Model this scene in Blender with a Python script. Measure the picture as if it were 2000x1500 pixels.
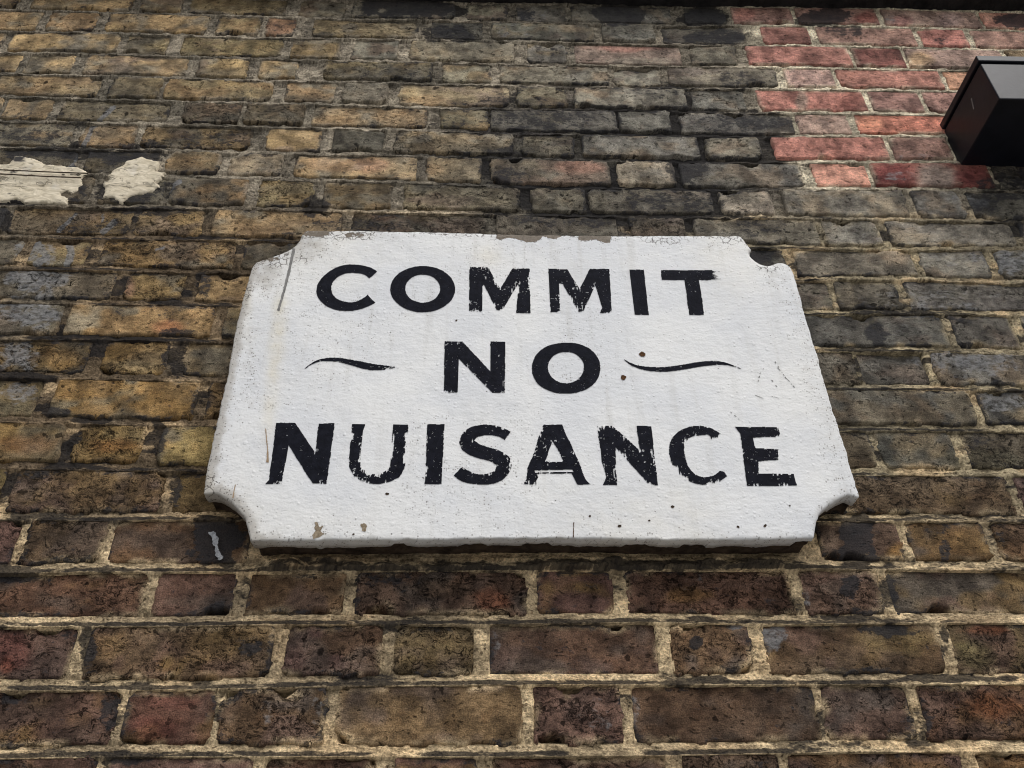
import bpy, math, random
import numpy as np
from mathutils import Matrix, Vector
from mathutils.geometry import delaunay_2d_cdt

for o in list(bpy.data.objects):
    bpy.data.objects.remove(o)
scene = bpy.context.scene
COL = scene.collection
rng = np.random.default_rng(11)
random.seed(11)

# ------------------------------------------------------------------ camera
# The wall is the plane y = 0 facing -Y.  FOC is the focal length in photograph
# pixels (2000 wide); the pose was solved from the 75 mm brick courses.
FOC, PITCH, YAW, ROLL, DIST = 1664.47, 0.617777, 0.0338717, -0.0107141, 1.061296
Z0 = 3.40                      # height of the topmost bed joint
CAMZ = Z0 - 1.807052
def cam_basis():
    cy, sy = math.cos(YAW), math.sin(YAW)
    f = np.array([sy * math.cos(PITCH), cy * math.cos(PITCH), math.sin(PITCH)])
    r = np.array([cy, -sy, 0.0]); u = np.cross(r, f)
    c, s = math.cos(ROLL), math.sin(ROLL)
    return r * c + u * s, -r * s + u * c, f
CR, CU, CF = cam_basis()
cam = bpy.data.cameras.new('camera')
cam.sensor_width = 36.0
cam.lens = 36.0 * FOC / 2000.0
cam.clip_start = 0.02
cam.clip_end = 300.0
camo = bpy.data.objects.new('camera', cam)
COL.objects.link(camo)
m = Matrix(((CR[0], CU[0], -CF[0], 0), (CR[1], CU[1], -CF[1], -DIST),
            (CR[2], CU[2], -CF[2], CAMZ), (0, 0, 0, 1)))
camo.matrix_world = m
scene.camera = camo

# ------------------------------------------------------------------ light
SUN_EL, SUN_AZ = math.radians(56), math.radians(152)     # overcast, light from above the street
world = bpy.data.worlds.new('World')
scene.world = world
world.use_nodes = True
wn = world.node_tree.nodes; wl = world.node_tree.links
bg = wn['Background']
sky = wn.new('ShaderNodeTexSky'); sky.sky_type = 'NISHITA'; sky.sun_disc = False
sky.sun_elevation = SUN_EL; sky.sun_rotation = SUN_AZ
sky.air_density = 1.0; sky.dust_density = 4.0; sky.ozone_density = 1.0
hs = wn.new('ShaderNodeHueSaturation'); hs.inputs['Saturation'].default_value = 0.3
wl.new(sky.outputs[0], hs.inputs['Color']); wl.new(hs.outputs[0], bg.inputs[0])
bg.inputs[1].default_value = 0.15
sun = bpy.data.lights.new('sun', 'SUN'); sun.energy = 0.9; sun.angle = math.radians(40)
sun.color = (1.0, 0.97, 0.93)
suno = bpy.data.objects.new('sun', sun); COL.objects.link(suno)
sd = Vector((math.sin(SUN_AZ) * math.cos(SUN_EL), math.cos(SUN_AZ) * math.cos(SUN_EL), math.sin(SUN_EL)))
suno.rotation_euler = sd.to_track_quat('Z', 'Y').to_euler()
suno.location = (0, -3, 8)
vs = scene.view_settings
vs.view_transform = 'Standard'; vs.look = 'None'; vs.gamma = 1.0; vs.use_curve_mapping = False
vs.exposure = 0.02
scene.render.film_transparent = False
scene.cycles.max_bounces = 5; scene.cycles.diffuse_bounces = 2; scene.cycles.glossy_bounces = 2
scene.cycles.filter_width = 1.05
scene.cycles.use_adaptive_sampling = True; scene.cycles.adaptive_threshold = 0.02

# ------------------------------------------------------------------ helpers
def at(px, py, t=0.0):
    """photograph pixel -> (X, Z) on the plane y = -t"""
    px = np.asarray(px, float); py = np.asarray(py, float)
    d = CF * FOC + (px - 1000)[..., None] * CR - (py - 750)[..., None] * CU
    k = (DIST - t) / d[..., 1]
    return d[..., 0] * k, d[..., 2] * k + CAMZ
def to_px(X, Z, t=0.0):
    v = np.stack([X, np.full_like(X, DIST - t), Z - CAMZ], -1)
    d = v @ CF
    return 1000 + FOC * (v @ CR) / d, 750 - FOC * (v @ CU) / d
def lin(c):
    c = np.asarray(c, float) / 255.0
    return np.where(c <= 0.04045, c / 12.92, ((c + 0.055) / 1.055) ** 2.4)
def sstep(a, b, x):
    t = np.clip((x - a) / (b - a), 0, 1)
    return t * t * (3 - 2 * t)
def _hash(ix, iy, seed):
    h = (ix.astype(np.int64) * 374761393 + iy.astype(np.int64) * 668265263 + int(seed) * 2147483647) & 0xffffffff
    h = ((h ^ (h >> 13)) * 1274126177) & 0xffffffff
    h = (h ^ (h >> 16)) & 0xffffffff
    return h.astype(np.float64) / 4294967295.0
def vnoise(x, y, seed=0):
    ix = np.floor(x); iy = np.floor(y)
    fx = x - ix; fy = y - iy
    ux = fx * fx * fx * (fx * (fx * 6 - 15) + 10); uy = fy * fy * fy * (fy * (fy * 6 - 15) + 10)
    a = _hash(ix, iy, seed); b = _hash(ix + 1, iy, seed); c = _hash(ix, iy + 1, seed); d = _hash(ix + 1, iy + 1, seed)
    return (a + (b - a) * ux + (c - a) * uy + (a - b - c + d) * ux * uy) * 2 - 1
def fbm(x, y, seed=0, octaves=3, gain=0.5):
    x = np.asarray(x, float); y = np.asarray(y, float)
    s = np.zeros(np.broadcast(x, y).shape); amp = 1.0; tot = 0
    for i in range(octaves):
        s = s + amp * vnoise(x * 2 ** i + 17.3 * i, y * 2 ** i - 9.1 * i, seed + i * 31)
        tot += amp; amp *= gain
    return s / tot
def mesh_from(name, verts, quads, attrs=None, smooth=True):
    me = bpy.data.meshes.new(name)
    verts = np.asarray(verts, np.float32); quads = np.asarray(quads, np.int32)
    n, k = quads.shape
    me.vertices.add(len(verts)); me.vertices.foreach_set('co', verts.ravel())
    me.loops.add(n * k); me.loops.foreach_set('vertex_index', quads.ravel())
    me.polygons.add(n); me.polygons.foreach_set('loop_start', np.arange(0, n * k, k, dtype=np.int32))
    me.polygons.foreach_set('use_smooth', np.full(n, smooth))
    me.update(calc_edges=True)
    me.validate()
    for an, data in (attrs or {}).items():
        a = me.color_attributes.new(an, 'FLOAT_COLOR', 'POINT')
        d = np.ones((len(verts), 4), np.float32); d[:, :3] = data
        a.data.foreach_set('color', d.ravel())
    return me
def link(name, me, mat, parent=None, loc=(0, 0, 0)):
    o = bpy.data.objects.new(name, me)
    COL.objects.link(o)
    o.location = loc
    if me is not None and mat is not None:
        me.materials.clear(); me.materials.append(mat)
    if parent is not None:
        o.parent = parent
    return o
def tag(o, label=None, cat=None, kind=None):
    if label: o['label'] = label
    if cat: o['category'] = cat
    if kind: o['kind'] = kind
    return o
def grid_quads(nu, nv):
    i = np.arange(nu - 1)[:, None] * nv + np.arange(nv - 1)[None]
    i = i.ravel()
    return np.stack([i, i + nv, i + nv + 1, i + 1], -1)

# ------------------------------------------------------------------ material kit
class NT:
    def __init__(self, name, rough=0.9, spec=0.2):
        self.mat = bpy.data.materials.new(name); self.mat.use_nodes = True
        self.t = self.mat.node_tree; self.b = self.t.nodes['Principled BSDF']
        self.b.inputs['Roughness'].default_value = rough
        self.b.inputs['Specular IOR Level'].default_value = spec
    def n(self, typ, ins=None, **kw):
        nd = self.t.nodes.new(typ)
        for k, v in kw.items(): setattr(nd, k, v)
        for k, v in (ins or {}).items():
            if hasattr(v, 'links') or isinstance(v, bpy.types.NodeSocket): self.t.links.new(v, nd.inputs[k])
            else: nd.inputs[k].default_value = v
        return nd
    def math(self, op, a, b=0.0, c=0.0, clamp=False):
        return self.n('ShaderNodeMath', {0: a, 1: b, 2: c}, operation=op, use_clamp=clamp).outputs[0]
    def ramp(self, x, a, b, lo=0.0, hi=1.0):
        return self.n('ShaderNodeMapRange', {0: x, 1: a, 2: b, 3: lo, 4: hi}, interpolation_type='SMOOTHSTEP').outputs[0]
    def mix(self, f, a, b, mode='MIX'):
        nd = self.t.nodes.new('ShaderNodeMix'); nd.data_type = 'RGBA'; nd.blend_type = mode
        for i, v in ((0, f), (6, a), (7, b)):
            if isinstance(v, bpy.types.NodeSocket): self.t.links.new(v, nd.inputs[i])
            elif i == 0: nd.inputs[0].default_value = v
            else: nd.inputs[i].default_value = (*v, 1)
        return nd.outputs[2]
    dim = '2D'
    def noise(self, vec, scale, detail=4, rough=0.6, dist=0.0):
        return self.n('ShaderNodeTexNoise', {'Vector': vec, 'Scale': scale, 'Detail': detail, 'Roughness': rough, 'Distortion': dist}, noise_dimensions=self.dim).outputs[0]
    def noisec(self, vec, scale, detail=3, rough=0.6):
        return self.n('ShaderNodeTexNoise', {'Vector': vec, 'Scale': scale, 'Detail': detail, 'Roughness': rough}, noise_dimensions=self.dim).outputs['Color']
    def vor(self, vec, scale, feature='F1', rand=1.0):
        return self.n('ShaderNodeTexVoronoi', {'Vector': vec, 'Scale': scale, 'Randomness': rand}, feature=feature, voronoi_dimensions=self.dim)
    def scale(self, vec, s):                                # (across, depth, up)
        return self.n('ShaderNodeVectorMath', {0: vec, 1: (s[0], s[2], s[1]) if self.dim == '2D' else s}, operation='MULTIPLY').outputs[0]
    def addv(self, a, b):
        return self.n('ShaderNodeVectorMath', {0: a, 1: b}, operation='ADD').outputs[0]
    def gray(self, v):
        return self.n('ShaderNodeCombineColor', {0: v, 1: v, 2: v}).outputs[0]
    def coords(self, randomize=True):
        tc = self.n('ShaderNodeTexCoord').outputs['Object']
        if self.dim == '2D':                               # wall faces: across and up, sheared a little by depth
            s = self.n('ShaderNodeSeparateXYZ', {0: tc}).outputs
            tc = self.n('ShaderNodeCombineXYZ', {0: self.math('MULTIPLY_ADD', s[1], 0.37, s[0]), 1: self.math('MULTIPLY_ADD', s[1], 0.9, s[2])}).outputs[0]
        if not randomize: return tc
        r = self.n('ShaderNodeObjectInfo').outputs['Random']
        off = self.n('ShaderNodeCombineXYZ', {0: self.math('MULTIPLY', r, 37.0), 1: self.math('MULTIPLY', r, 91.0), 2: self.math('MULTIPLY', r, 53.0)}).outputs[0]
        return self.addv(tc, off)
    def attr(self, name):
        return self.n('ShaderNodeAttribute', attribute_name=name).outputs['Color']
    def sep(self, c):
        s = self.n('ShaderNodeSeparateColor', {0: c}); return s.outputs
    def bump(self, h, dist, strength=1.0):
        b = self.n('ShaderNodeBump', {'Height': h, 'Distance': dist, 'Strength': strength})
        self.t.links.new(b.outputs[0], self.b.inputs['Normal'])
    def out(self, col):
        self.t.links.new(col, self.b.inputs['Base Color'])
        return self.mat

def mat_brick():
    k = NT('weathered_brick', 0.92, 0.12)
    v = k.coords()
    col = k.attr('col'); fx = k.sep(k.attr('fx')); soot_shade, pale, crk = fx[0], fx[1], fx[2]
    n_lo = k.noise(v, 24, 3, 0.62)
    n_mid = k.noise(k.scale(v, (0.7, 1, 1.3)), 115, 4, 0.72)
    n_hi = k.noise(v, 560, 2, 0.6)
    n_hue = k.noise(k.addv(v, (5, 9, 2)), 38, 3, 0.68)
    # mottled fired clay
    c = k.mix(k.ramp(n_lo, 0.30, 0.70), k.mix(1.0, col, (0.50, 0.49, 0.49), 'MULTIPLY'), k.mix(1.0, col, (1.34, 1.32, 1.28), 'MULTIPLY'))
    c = k.mix(k.ramp(n_hue, 0.52, 0.78, 0, 0.5), c, k.mix(1.0, c, (1.10, 0.97, 0.88), 'MULTIPLY'))
    c = k.mix(k.ramp(n_mid, 0.28, 0.74), k.mix(1.0, c, (0.70, 0.70, 0.70), 'MULTIPLY'), k.mix(1.0, c, (1.24, 1.24, 1.23), 'MULTIPLY'))
    c = k.mix(1.0, c, k.gray(k.ramp(n_hi, 0.22, 0.78, 0.60, 1.40)), 'MULTIPLY')
    # pale mineral bloom
    bm = k.math('MULTIPLY', k.ramp(k.math('ADD', pale, k.math('ADD', k.math('MULTIPLY', k.math('SUBTRACT', n_hue, 0.5), 1.0), k.math('MULTIPLY', k.math('SUBTRACT', n_mid, 0.5), 0.8))), 0.30, 0.80), 0.8)
    c = k.mix(bm, c, k.mix(k.ramp(n_mid, 0.3, 0.7), (0.10, 0.102, 0.108), (0.27, 0.27, 0.27)))
    # cinder pits
    warp = k.noisec(v, 30, 3, 0.6)
    vd = k.addv(v, k.scale(warp, (0.03, 0.03, 0.03)))
    vo = k.vor(k.scale(vd, (0.7, 1, 1.05)), 66)
    cell = k.sep(vo.outputs['Color'])
    pit = k.math('SUBTRACT', 1.0, k.ramp(k.math('SUBTRACT', k.math('ADD', vo.outputs['Distance'], k.math('MULTIPLY', k.math('SUBTRACT', n_mid, 0.5), 0.25)), k.ramp(cell[0], 0.80, 1.0, -0.05, 0.22)), -0.05, 0.05))
    vo2 = k.vor(k.scale(vd, (0.65, 1, 1.1)), 190)
    pit2 = k.math('SUBTRACT', 1.0, k.ramp(k.math('SUBTRACT', vo2.outputs['Distance'], k.ramp(k.sep(vo2.outputs['Color'])[0], 0.68, 1.0, -0.05, 0.34)), -0.1, 0.08))
    # drying creases: broken contour lines of stretched, warped noise
    vw = k.addv(v, k.scale(warp, (0.055, 0.055, 0.055)))
    f1 = k.noise(k.scale(vw, (0.5, 1, 1.8)), 17, 5, 0.68)
    g1 = k.math('SUBTRACT', 1.0, k.ramp(k.math('ABSOLUTE', k.math('SUBTRACT', f1, 0.5)), 0.001, 0.015))
    g1 = k.math('MULTIPLY', g1, k.ramp(k.math('ADD', n_lo, k.math('MULTIPLY', k.math('SUBTRACT', crk, 0.6), 0.6)), 0.44, 0.54))
    rot = k.n('ShaderNodeVectorRotate', {'Vector': vw, 'Angle': 0.45}, rotation_type='Z_AXIS').outputs[0]
    f2 = k.noise(k.scale(rot, (0.32, 1, 2.0)), 27, 4, 0.66)
    g2 = k.math('SUBTRACT', 1.0, k.ramp(k.math('ABSOLUTE', k.math('SUBTRACT', f2, 0.52)), 0.001, 0.016))
    g2 = k.math('MULTIPLY', g2, k.ramp(k.math('ADD', n_hue, k.math('MULTIPLY', k.math('SUBTRACT', crk, 0.6), 0.6)), 0.46, 0.56))
    crack = k.math('MULTIPLY', k.math('MAXIMUM', g1, g2), k.ramp(n_mid, 0.66, 0.50, 0.1, 1.0))
    holes = k.math('MAXIMUM', k.math('MULTIPLY', pit, k.ramp(crk, 0.0, 0.35, 0.25, 1.0)), k.math('MULTIPLY', pit2, 0.75))
    dark = k.math('MAXIMUM', k.math('MULTIPLY', crack, 0.92), k.math('MULTIPLY', holes, 0.9))
    c = k.mix(dark, c, k.mix(1.0, c, (0.10, 0.095, 0.09), 'MULTIPLY'))
    # soot crust and painted-in shade, with a torn edge
    sn = k.math('ADD', k.math('MULTIPLY', k.math('SUBTRACT', n_mid, 0.5), 1.5), k.math('MULTIPLY', k.math('SUBTRACT', n_hue, 0.5), 1.1))
    sm = k.ramp(k.math('ADD', soot_shade, sn), 0.32, 0.68)
    c = k.mix(k.math('MULTIPLY', sm, 0.88), c, k.mix(n_hi, (0.010, 0.010, 0.012), (0.050, 0.049, 0.052)))
    h = k.math('ADD', k.math('MULTIPLY', n_hi, 0.16), k.math('MULTIPLY', n_mid, 0.48))
    h = k.math('SUBTRACT', h, k.math('MULTIPLY', crack, 0.8))
    h = k.math('ADD', h, k.math('MULTIPLY', k.math('MULTIPLY', f1, crk), 0.9))
    h = k.math('SUBTRACT', h, k.math('MULTIPLY', pit2, 0.25))
    k.bump(h, 0.0042, 1.0)
    return k.out(c)

def mat_mortar():
    k = NT('lime_mortar', 0.95, 0.1)
    v = k.coords(False)
    col = k.attr('col')
    soot_shade = k.sep(k.attr('fx'))[0]
    n1 = k.noise(k.scale(v, (0.7, 1, 1.3)), 62, 4, 0.72); n2 = k.noise(v, 270, 3, 0.7)
    c = k.mix(k.ramp(n1, 0.28, 0.72), k.mix(1.0, col, (0.42, 0.41, 0.40), 'MULTIPLY'), k.mix(1.0, col, (1.42, 1.40, 1.36), 'MULTIPLY'))
    c = k.mix(1.0, c, k.gray(k.ramp(n2, 0.25, 0.75, 0.6, 1.4)), 'MULTIPLY')
    vo = k.vor(v, 190)
    st = k.math('SUBTRACT', 1.0, k.ramp(k.math('SUBTRACT', vo.outputs['Distance'], k.ramp(k.sep(vo.outputs['Color'])[1], 0.6, 1, 0, 0.33)), -0.08, 0.08))
    c = k.mix(k.math('MULTIPLY', st, 0.7), c, k.mix(1.0, c, (0.3, 0.27, 0.25), 'MULTIPLY'))
    sm = k.ramp(k.math('ADD', soot_shade, k.math('MULTIPLY', k.math('SUBTRACT', k.noise(k.scale(k.addv(v, (2, 1, 5)), (0.5, 1, 1.5)), 55, 4, 0.72), 0.5), 1.6)), 0.34, 0.70)
    c = k.mix(k.math('MULTIPLY', sm, 0.88), c, (0.020, 0.019, 0.020))
    h = k.math('ADD', k.math('MULTIPLY', n1, 0.6), k.math('MULTIPLY', n2, 0.35))
    h = k.math('SUBTRACT', h, k.math('MULTIPLY', st, 0.2))
    k.bump(h, 0.0085, 1.0)
    return k.out(c)

def mat_board():
    k = NT('chalky_white_paint', 0.62, 0.3)
    v = k.coords(False)
    st = k.sep(k.attr('fx')); flake, grime, yel = st[0], st[1], st[2]
    base = k.mix(k.ramp(k.noise(v, 7, 4, 0.6), 0.3, 0.7), (0.685, 0.70, 0.72), (0.765, 0.77, 0.765))
    runs = k.noise(k.scale(v, (1.0, 1, 0.07)), 55, 4, 0.6)                  # rain runs
    base = k.mix(k.math('MULTIPLY', k.ramp(runs, 0.50, 0.75), k.ramp(k.noise(k.addv(v, (3, 1, 0)), 5, 3, 0.5), 0.30, 0.7, 0.04, 0.28)), base, (0.46, 0.45, 0.415))
    base = k.mix(k.math('MULTIPLY', yel, k.ramp(k.noise(v, 30, 4, 0.6), 0.25, 0.75, 0.4, 1.0)), base, (0.72, 0.62, 0.38))
    n_f = k.noise(v, 240, 3, 0.6); n_m = k.noise(v, 60, 5, 0.65)
    gm = k.ramp(k.math('ADD', grime, k.math('MULTIPLY', k.math('SUBTRACT', n_m, 0.5), 0.9)), 0.25, 0.95)
    base = k.mix(k.math('MULTIPLY', gm, 0.75), base, k.mix(n_f, (0.22, 0.20, 0.17), (0.52, 0.49, 0.44)))
    # specks
    vo = k.vor(v, 70)
    sp = k.math('SUBTRACT', 1.0, k.ramp(k.math('SUBTRACT', vo.outputs['Distance'], k.ramp(k.sep(vo.outputs['Color'])[2], 0.90, 1.0, -0.2, 0.075)), -0.03, 0.03))
    base = k.mix(k.math('MULTIPLY', sp, 0.75), base, (0.08, 0.07, 0.06))
    vg = k.vor(v, 330)
    sg = k.math('MULTIPLY', k.math('SUBTRACT', 1.0, k.ramp(k.math('SUBTRACT', vg.outputs['Distance'], k.ramp(k.sep(vg.outputs['Color'])[0], 0.65, 1.0, 0.0, 0.4)), -0.1, 0.1)), k.ramp(k.math('ADD', grime, k.math('MULTIPLY', k.math('SUBTRACT', n_m, 0.5), 1.2)), 0.05, 0.5))
    base = k.mix(k.math('MULTIPLY', sg, 0.7), base, (0.10, 0.085, 0.07))
    # crazed paint near the edges and bare render where it fell away
    wv = k.addv(v, k.scale(k.noisec(v, 90, 3), (0.012, 0.012, 0.012)))
    ve = k.vor(wv, 85, 'DISTANCE_TO_EDGE')
    cr = k.math('MULTIPLY', k.math('SUBTRACT', 1.0, k.ramp(ve.outputs['Distance'], 0.015, 0.08)), k.ramp(k.math('ADD', flake, k.math('MULTIPLY', k.math('SUBTRACT', k.noise(v, 28, 3, 0.6), 0.5), 0.9)), 0.28, 0.5))
    base = k.mix(k.math('MULTIPLY', cr, 0.85), base, (0.07, 0.06, 0.05))
    fm = k.ramp(k.math('ADD', flake, k.math('MULTIPLY', k.math('SUBTRACT', k.noise(wv, 65, 5, 0.65), 0.5), 0.75)), 0.72, 0.76)
    base = k.mix(fm, base, k.mix(n_f, (0.10, 0.082, 0.062), (0.24, 0.20, 0.155)))
    h = k.math('ADD', k.math('MULTIPLY', k.noise(k.scale(v, (0.75, 1, 1.25)), 120, 3, 0.5), 0.8), k.math('MULTIPLY', k.noise(v, 330, 2, 0.5), 0.3))
    vb = k.vor(v, 105, 'SMOOTH_F1')
    dim = k.math('SUBTRACT', 1.0, k.ramp(k.math('SUBTRACT', vb.outputs['Distance'], k.ramp(k.sep(vb.outputs['Color'])[0], 0.55, 1.0, -0.1, 0.22)), -0.1, 0.12))
    h = k.math('ADD', h, k.math('MULTIPLY', dim, 0.45))
    h = k.math('SUBTRACT', h, k.math('MULTIPLY', cr, 0.5)); h = k.math('SUBTRACT', h, k.math('MULTIPLY', fm, 0.9))
    h = k.math('SUBTRACT', h, k.math('MULTIPLY', sp, 0.4))
    k.bump(h, 0.0009, 1.0)
    return k.out(base)

def mat_simple(name, c1, c2, scale=80, rough=0.7, spec=0.3, bump=0.001, detail=4):
    k = NT(name, rough, spec); k.dim = '3D'
    v = k.coords(False)
    n = k.noise(v, scale, detail, 0.65, 0.3)
    if bump: k.bump(k.math('ADD', n, k.math('MULTIPLY', k.noise(v, scale * 4, 3, 0.6), 0.4)), bump)
    return k.out(k.mix(k.ramp(n, 0.28, 0.72), c1, c2))
def mat_plaster():
    k = NT('cream_filler', 0.85, 0.2)
    v = k.coords(False)
    st = k.sep(k.attr('fx'))[0]
    n1 = k.noise(k.scale(v, (0.6, 1, 1.2)), 55, 5, 0.65, 1.2); n2 = k.noise(v, 20, 3, 0.5); n3 = k.noise(v, 220, 3, 0.6)
    c = k.mix(k.ramp(n1, 0.3, 0.7), (0.56, 0.49, 0.36), (0.76, 0.68, 0.53))
    c = k.mix(k.ramp(n2, 0.58, 0.78, 0, 0.35), c, (0.60, 0.60, 0.61))
    w = k.math('ABSOLUTE', k.math('SUBTRACT', k.noise(k.scale(v, (0.5, 1, 1.4)), 40, 4, 0.6, 1.5), 0.5))
    tear = k.math('MULTIPLY', k.math('SUBTRACT', 1.0, k.ramp(w, 0.004, 0.03)), k.ramp(k.noise(v, 30, 2, 0.5), 0.48, 0.58))
    c = k.mix(k.math('MULTIPLY', tear, 0.7), c, (0.10, 0.085, 0.065))
    sm = k.ramp(k.math('ADD', st, k.math('MULTIPLY', k.math('SUBTRACT', n1, 0.5), 1.2)), 0.4, 0.8)
    c = k.mix(sm, c, (0.05, 0.047, 0.045))
    k.bump(k.math('SUBTRACT', k.math('ADD', n1, k.math('MULTIPLY', n3, 0.2)), k.math('MULTIPLY', tear, 0.6)), 0.002)
    return k.out(c)

M_BRICK = mat_brick(); M_MORTAR = mat_mortar(); M_BOARD = mat_board(); M_PLASTER = mat_plaster()
M_LETTER = mat_simple('black_sign_paint', (0.0040, 0.0044, 0.0080), (0.0095, 0.0105, 0.0175), 90, 0.8, 0.1, 0.0008)
M_RUBBLE = mat_simple('dark_decayed_body', (0.022, 0.015, 0.011), (0.085, 0.06, 0.042), 70, 0.95, 0.1, 0.004)
M_DRIP = mat_simple('grey_drip', (0.13, 0.13, 0.125), (0.27, 0.265, 0.255), 90, 0.7, 0.2, 0)
M_CHIP = mat_simple('bare_render', (0.16, 0.125, 0.085), (0.34, 0.28, 0.20), 160, 0.9, 0.1, 0.001)
M_RUST = mat_simple('rust', (0.035, 0.018, 0.010), (0.13, 0.065, 0.03), 300, 0.9, 0.1, 0.001)
M_SCRATCH = mat_simple('rusty_scratch_line', (0.26, 0.18, 0.11), (0.44, 0.34, 0.24), 120, 0.9, 0.1, 0)
M_BOX = mat_simple('black_powder_coat', (0.0045, 0.0052, 0.0095), (0.008, 0.009, 0.0155), 25, 0.38, 0.28, 0.0003)
M_LEDGE = mat_simple('dark_stone', (0.010, 0.0095, 0.010), (0.03, 0.027, 0.027), 30, 0.9, 0.15, 0.006)  # one near-black tone over the whole ledge
M_PAVE = mat_simple('paving', (0.24, 0.235, 0.225), (0.34, 0.335, 0.32), 6, 0.9, 0.2, 0.002)
M_WHITE = mat_simple('white_drip_paint', (0.22, 0.225, 0.235), (0.5, 0.51, 0.53), 160, 0.8, 0.2, 0.001)

# ------------------------------------------------------------------ stains, some painted shade (photograph pixels -> wall)
# soot crusts, plus shade painted under the box: x, y, rx, ry, strength
SOOT_SHADE = [(800, 14, 105, 24, 1.0), (885, 66, 62, 18, .75), (1212, 26, 56, 26, 1.1), (1376, 30, 50, 22, 1.1), (1385, 72, 80, 17, .7),
        (1028, 28, 40, 16, .5), (1612, 34, 50, 19, 1.15), (1642, 58, 44, 13, .7), (1985, 40, 44, 17, 1.1), (1490 + 350, 80, 18, 8, .5),
        (1060, 237, 160, 24, .55), (1450, 235, 110, 22, .6), (1000, 300, 60, 14, .7), (1340, 330, 40, 26, .9), (985, 345, 60, 22, .55),
        (110, 296, 150, 17, .75), (60, 262, 100, 22, .5), (270, 300, 90, 24, .7), (250, 375, 95, 26, .75), (40, 392, 120, 14, .8),
        (615, 400, 34, 22, .9), (8, 425, 14, 30, 1.0), (560, 470, 60, 20, .45), (300, 410, 90, 10, .7), (700, 440, 120, 16, .5), (1130, 430, 160, 14, .5),
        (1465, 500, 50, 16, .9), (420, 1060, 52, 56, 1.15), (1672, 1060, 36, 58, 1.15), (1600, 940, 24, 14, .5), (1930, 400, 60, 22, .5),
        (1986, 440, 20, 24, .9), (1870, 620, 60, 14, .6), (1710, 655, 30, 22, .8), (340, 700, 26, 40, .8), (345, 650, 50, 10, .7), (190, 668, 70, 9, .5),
        (110, 805, 30, 10, .9), (180, 820, 40, 12, .8), (310, 850, 18, 40, .9), (150, 855, 18, 16, .7), (60, 925, 80, 10, .6), (340, 950, 16, 34, .7),
        (200, 1110, 60, 10, .5), (20, 1120, 50, 22, .9), (170, 1260, 22, 60, .8), (490, 1265, 26, 22, .75), (215, 1380, 22, 50, .6), (240, 1480, 100, 16, .7),
        (1362, 1256, 17, 14, 1.0), (1738, 1232, 60, 14, 1.0), (1845, 1260, 10, 36, .8), (1660, 1208, 80, 9, .8), (1390, 1325, 50, 9, .8), (1860, 1325, 130, 10, 1.1),
        (1790, 1420, 30, 60, .6), (1660, 1140, 20, 30, .8), (1735, 1150, 18, 50, .8), (1370, 1208, 40, 7, .9), (1000, 1215, 60, 12, .4),
        (1850, 830, 30, 10, .5), (1950, 1040, 26, 40, .5), (1845, 1075, 12, 24, .8), (1830, 1035, 40, 10, .5), (770, 1130, 70, 26, .5), (640, 1105, 200, 12, .6), (1250, 1104, 340, 14, .85), (620, 1104, 130, 14, .6), (860, 1108, 120, 12, .7),  # long low blobs darken a strip of wall below the sign
        (380, 760, 30, 30, .4), (240, 600, 20, 30, .5), (395, 555, 18, 30, .6), (180, 500, 20, 26, .6), (475, 1150, 18, 40, .5),
        (1000, 205, 130, 24, .45), (1280, 175, 70, 18, .42), (880, 240, 100, 18, .38), (1320, 395, 130, 22, .55), (560, 60, 46, 28, .36), (90, 250, 150, 40, .38),
        (1470, 445, 70, 18, .5), (210, 445, 110, 18, .42), (1965, 360, 60, 36, .6), (1090, 100, 60, 20, .4), (760, 150, 60, 26, .34), (470, 200, 70, 24, .36), (1440, 160, 40, 30, .5), (420, 270, 90, 22, .4), (330, 600, 40, 26, .4), (1900, 860, 60, 30, .35)]  # blob at the right edge paints the shade below the box
# mineral bloom / wash: same fields
PALE = [(70, 545, 85, 30, .75), (60, 610, 70, 40, .7), (30, 690, 48, 36, .7), (25, 760, 50, 26, .6), (60, 490, 28, 22, .7), (95, 500, 24, 24, .5),
        (1840, 605, 110, 22, .55), (1960, 510, 60, 24, .7), (1860, 500, 60, 20, .4), (1900, 390, 60, 18, .6), (1890, 700, 110, 34, .6), (1960, 780, 60, 30, .6),
        (1830, 575, 160, 12, .4), (1720, 650, 120, 30, .25), (1660, 585, 60, 20, .25), (1505, 1240, 30, 34, .75), (1440, 1220, 26, 12, .8), (1690, 470, 60, 20, .3),
        (965, 1250, 22, 40, .35), (1160, 1400, 40, 40, .3), (1570, 1165, 16, 22, .5), (1350, 1140, 40, 20, .25), (160, 130, 20, 12, .4), (150, 1240, 30, 40, .2),
        (590, 110, 40, 20, .3), (990, 60, 90, 20, .35), (1030, 28, 40, 14, .5), (1130, 235, 60, 16, .2), (1780, 310, 60, 12, .4), (1760, 345, 40, 10, .45), (1240, 1390, 14, 40, .5),
        (620, 1390, 12, 40, .5), (520, 1390, 12, 30, .35), (1740, 40, 20, 14, .5), (720, 1120, 40, 20, .3)]
# thin light runs of old paint on the brick: polylines, half width px
RUNS = [([(222, 208), (200, 228), (178, 248), (172, 270), (158, 292), (146, 318), (136, 328)], 3.0), ([(352, 355), (340, 362), (330, 375), (324, 392)], 3.0),
        ([(146, 415), (134, 432), (113, 450)], 2.6), ([(222, 432), (210, 445), (200, 452)], 4.0), ([(135, 480), (138, 495), (130, 515)], 5.0), ([(72, 475), (90, 500), (70, 515)], 5.0),
        ([(303, 488), (320, 484)], 1.6), ([(201, 418), (199, 432)], 1.6)]
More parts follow.
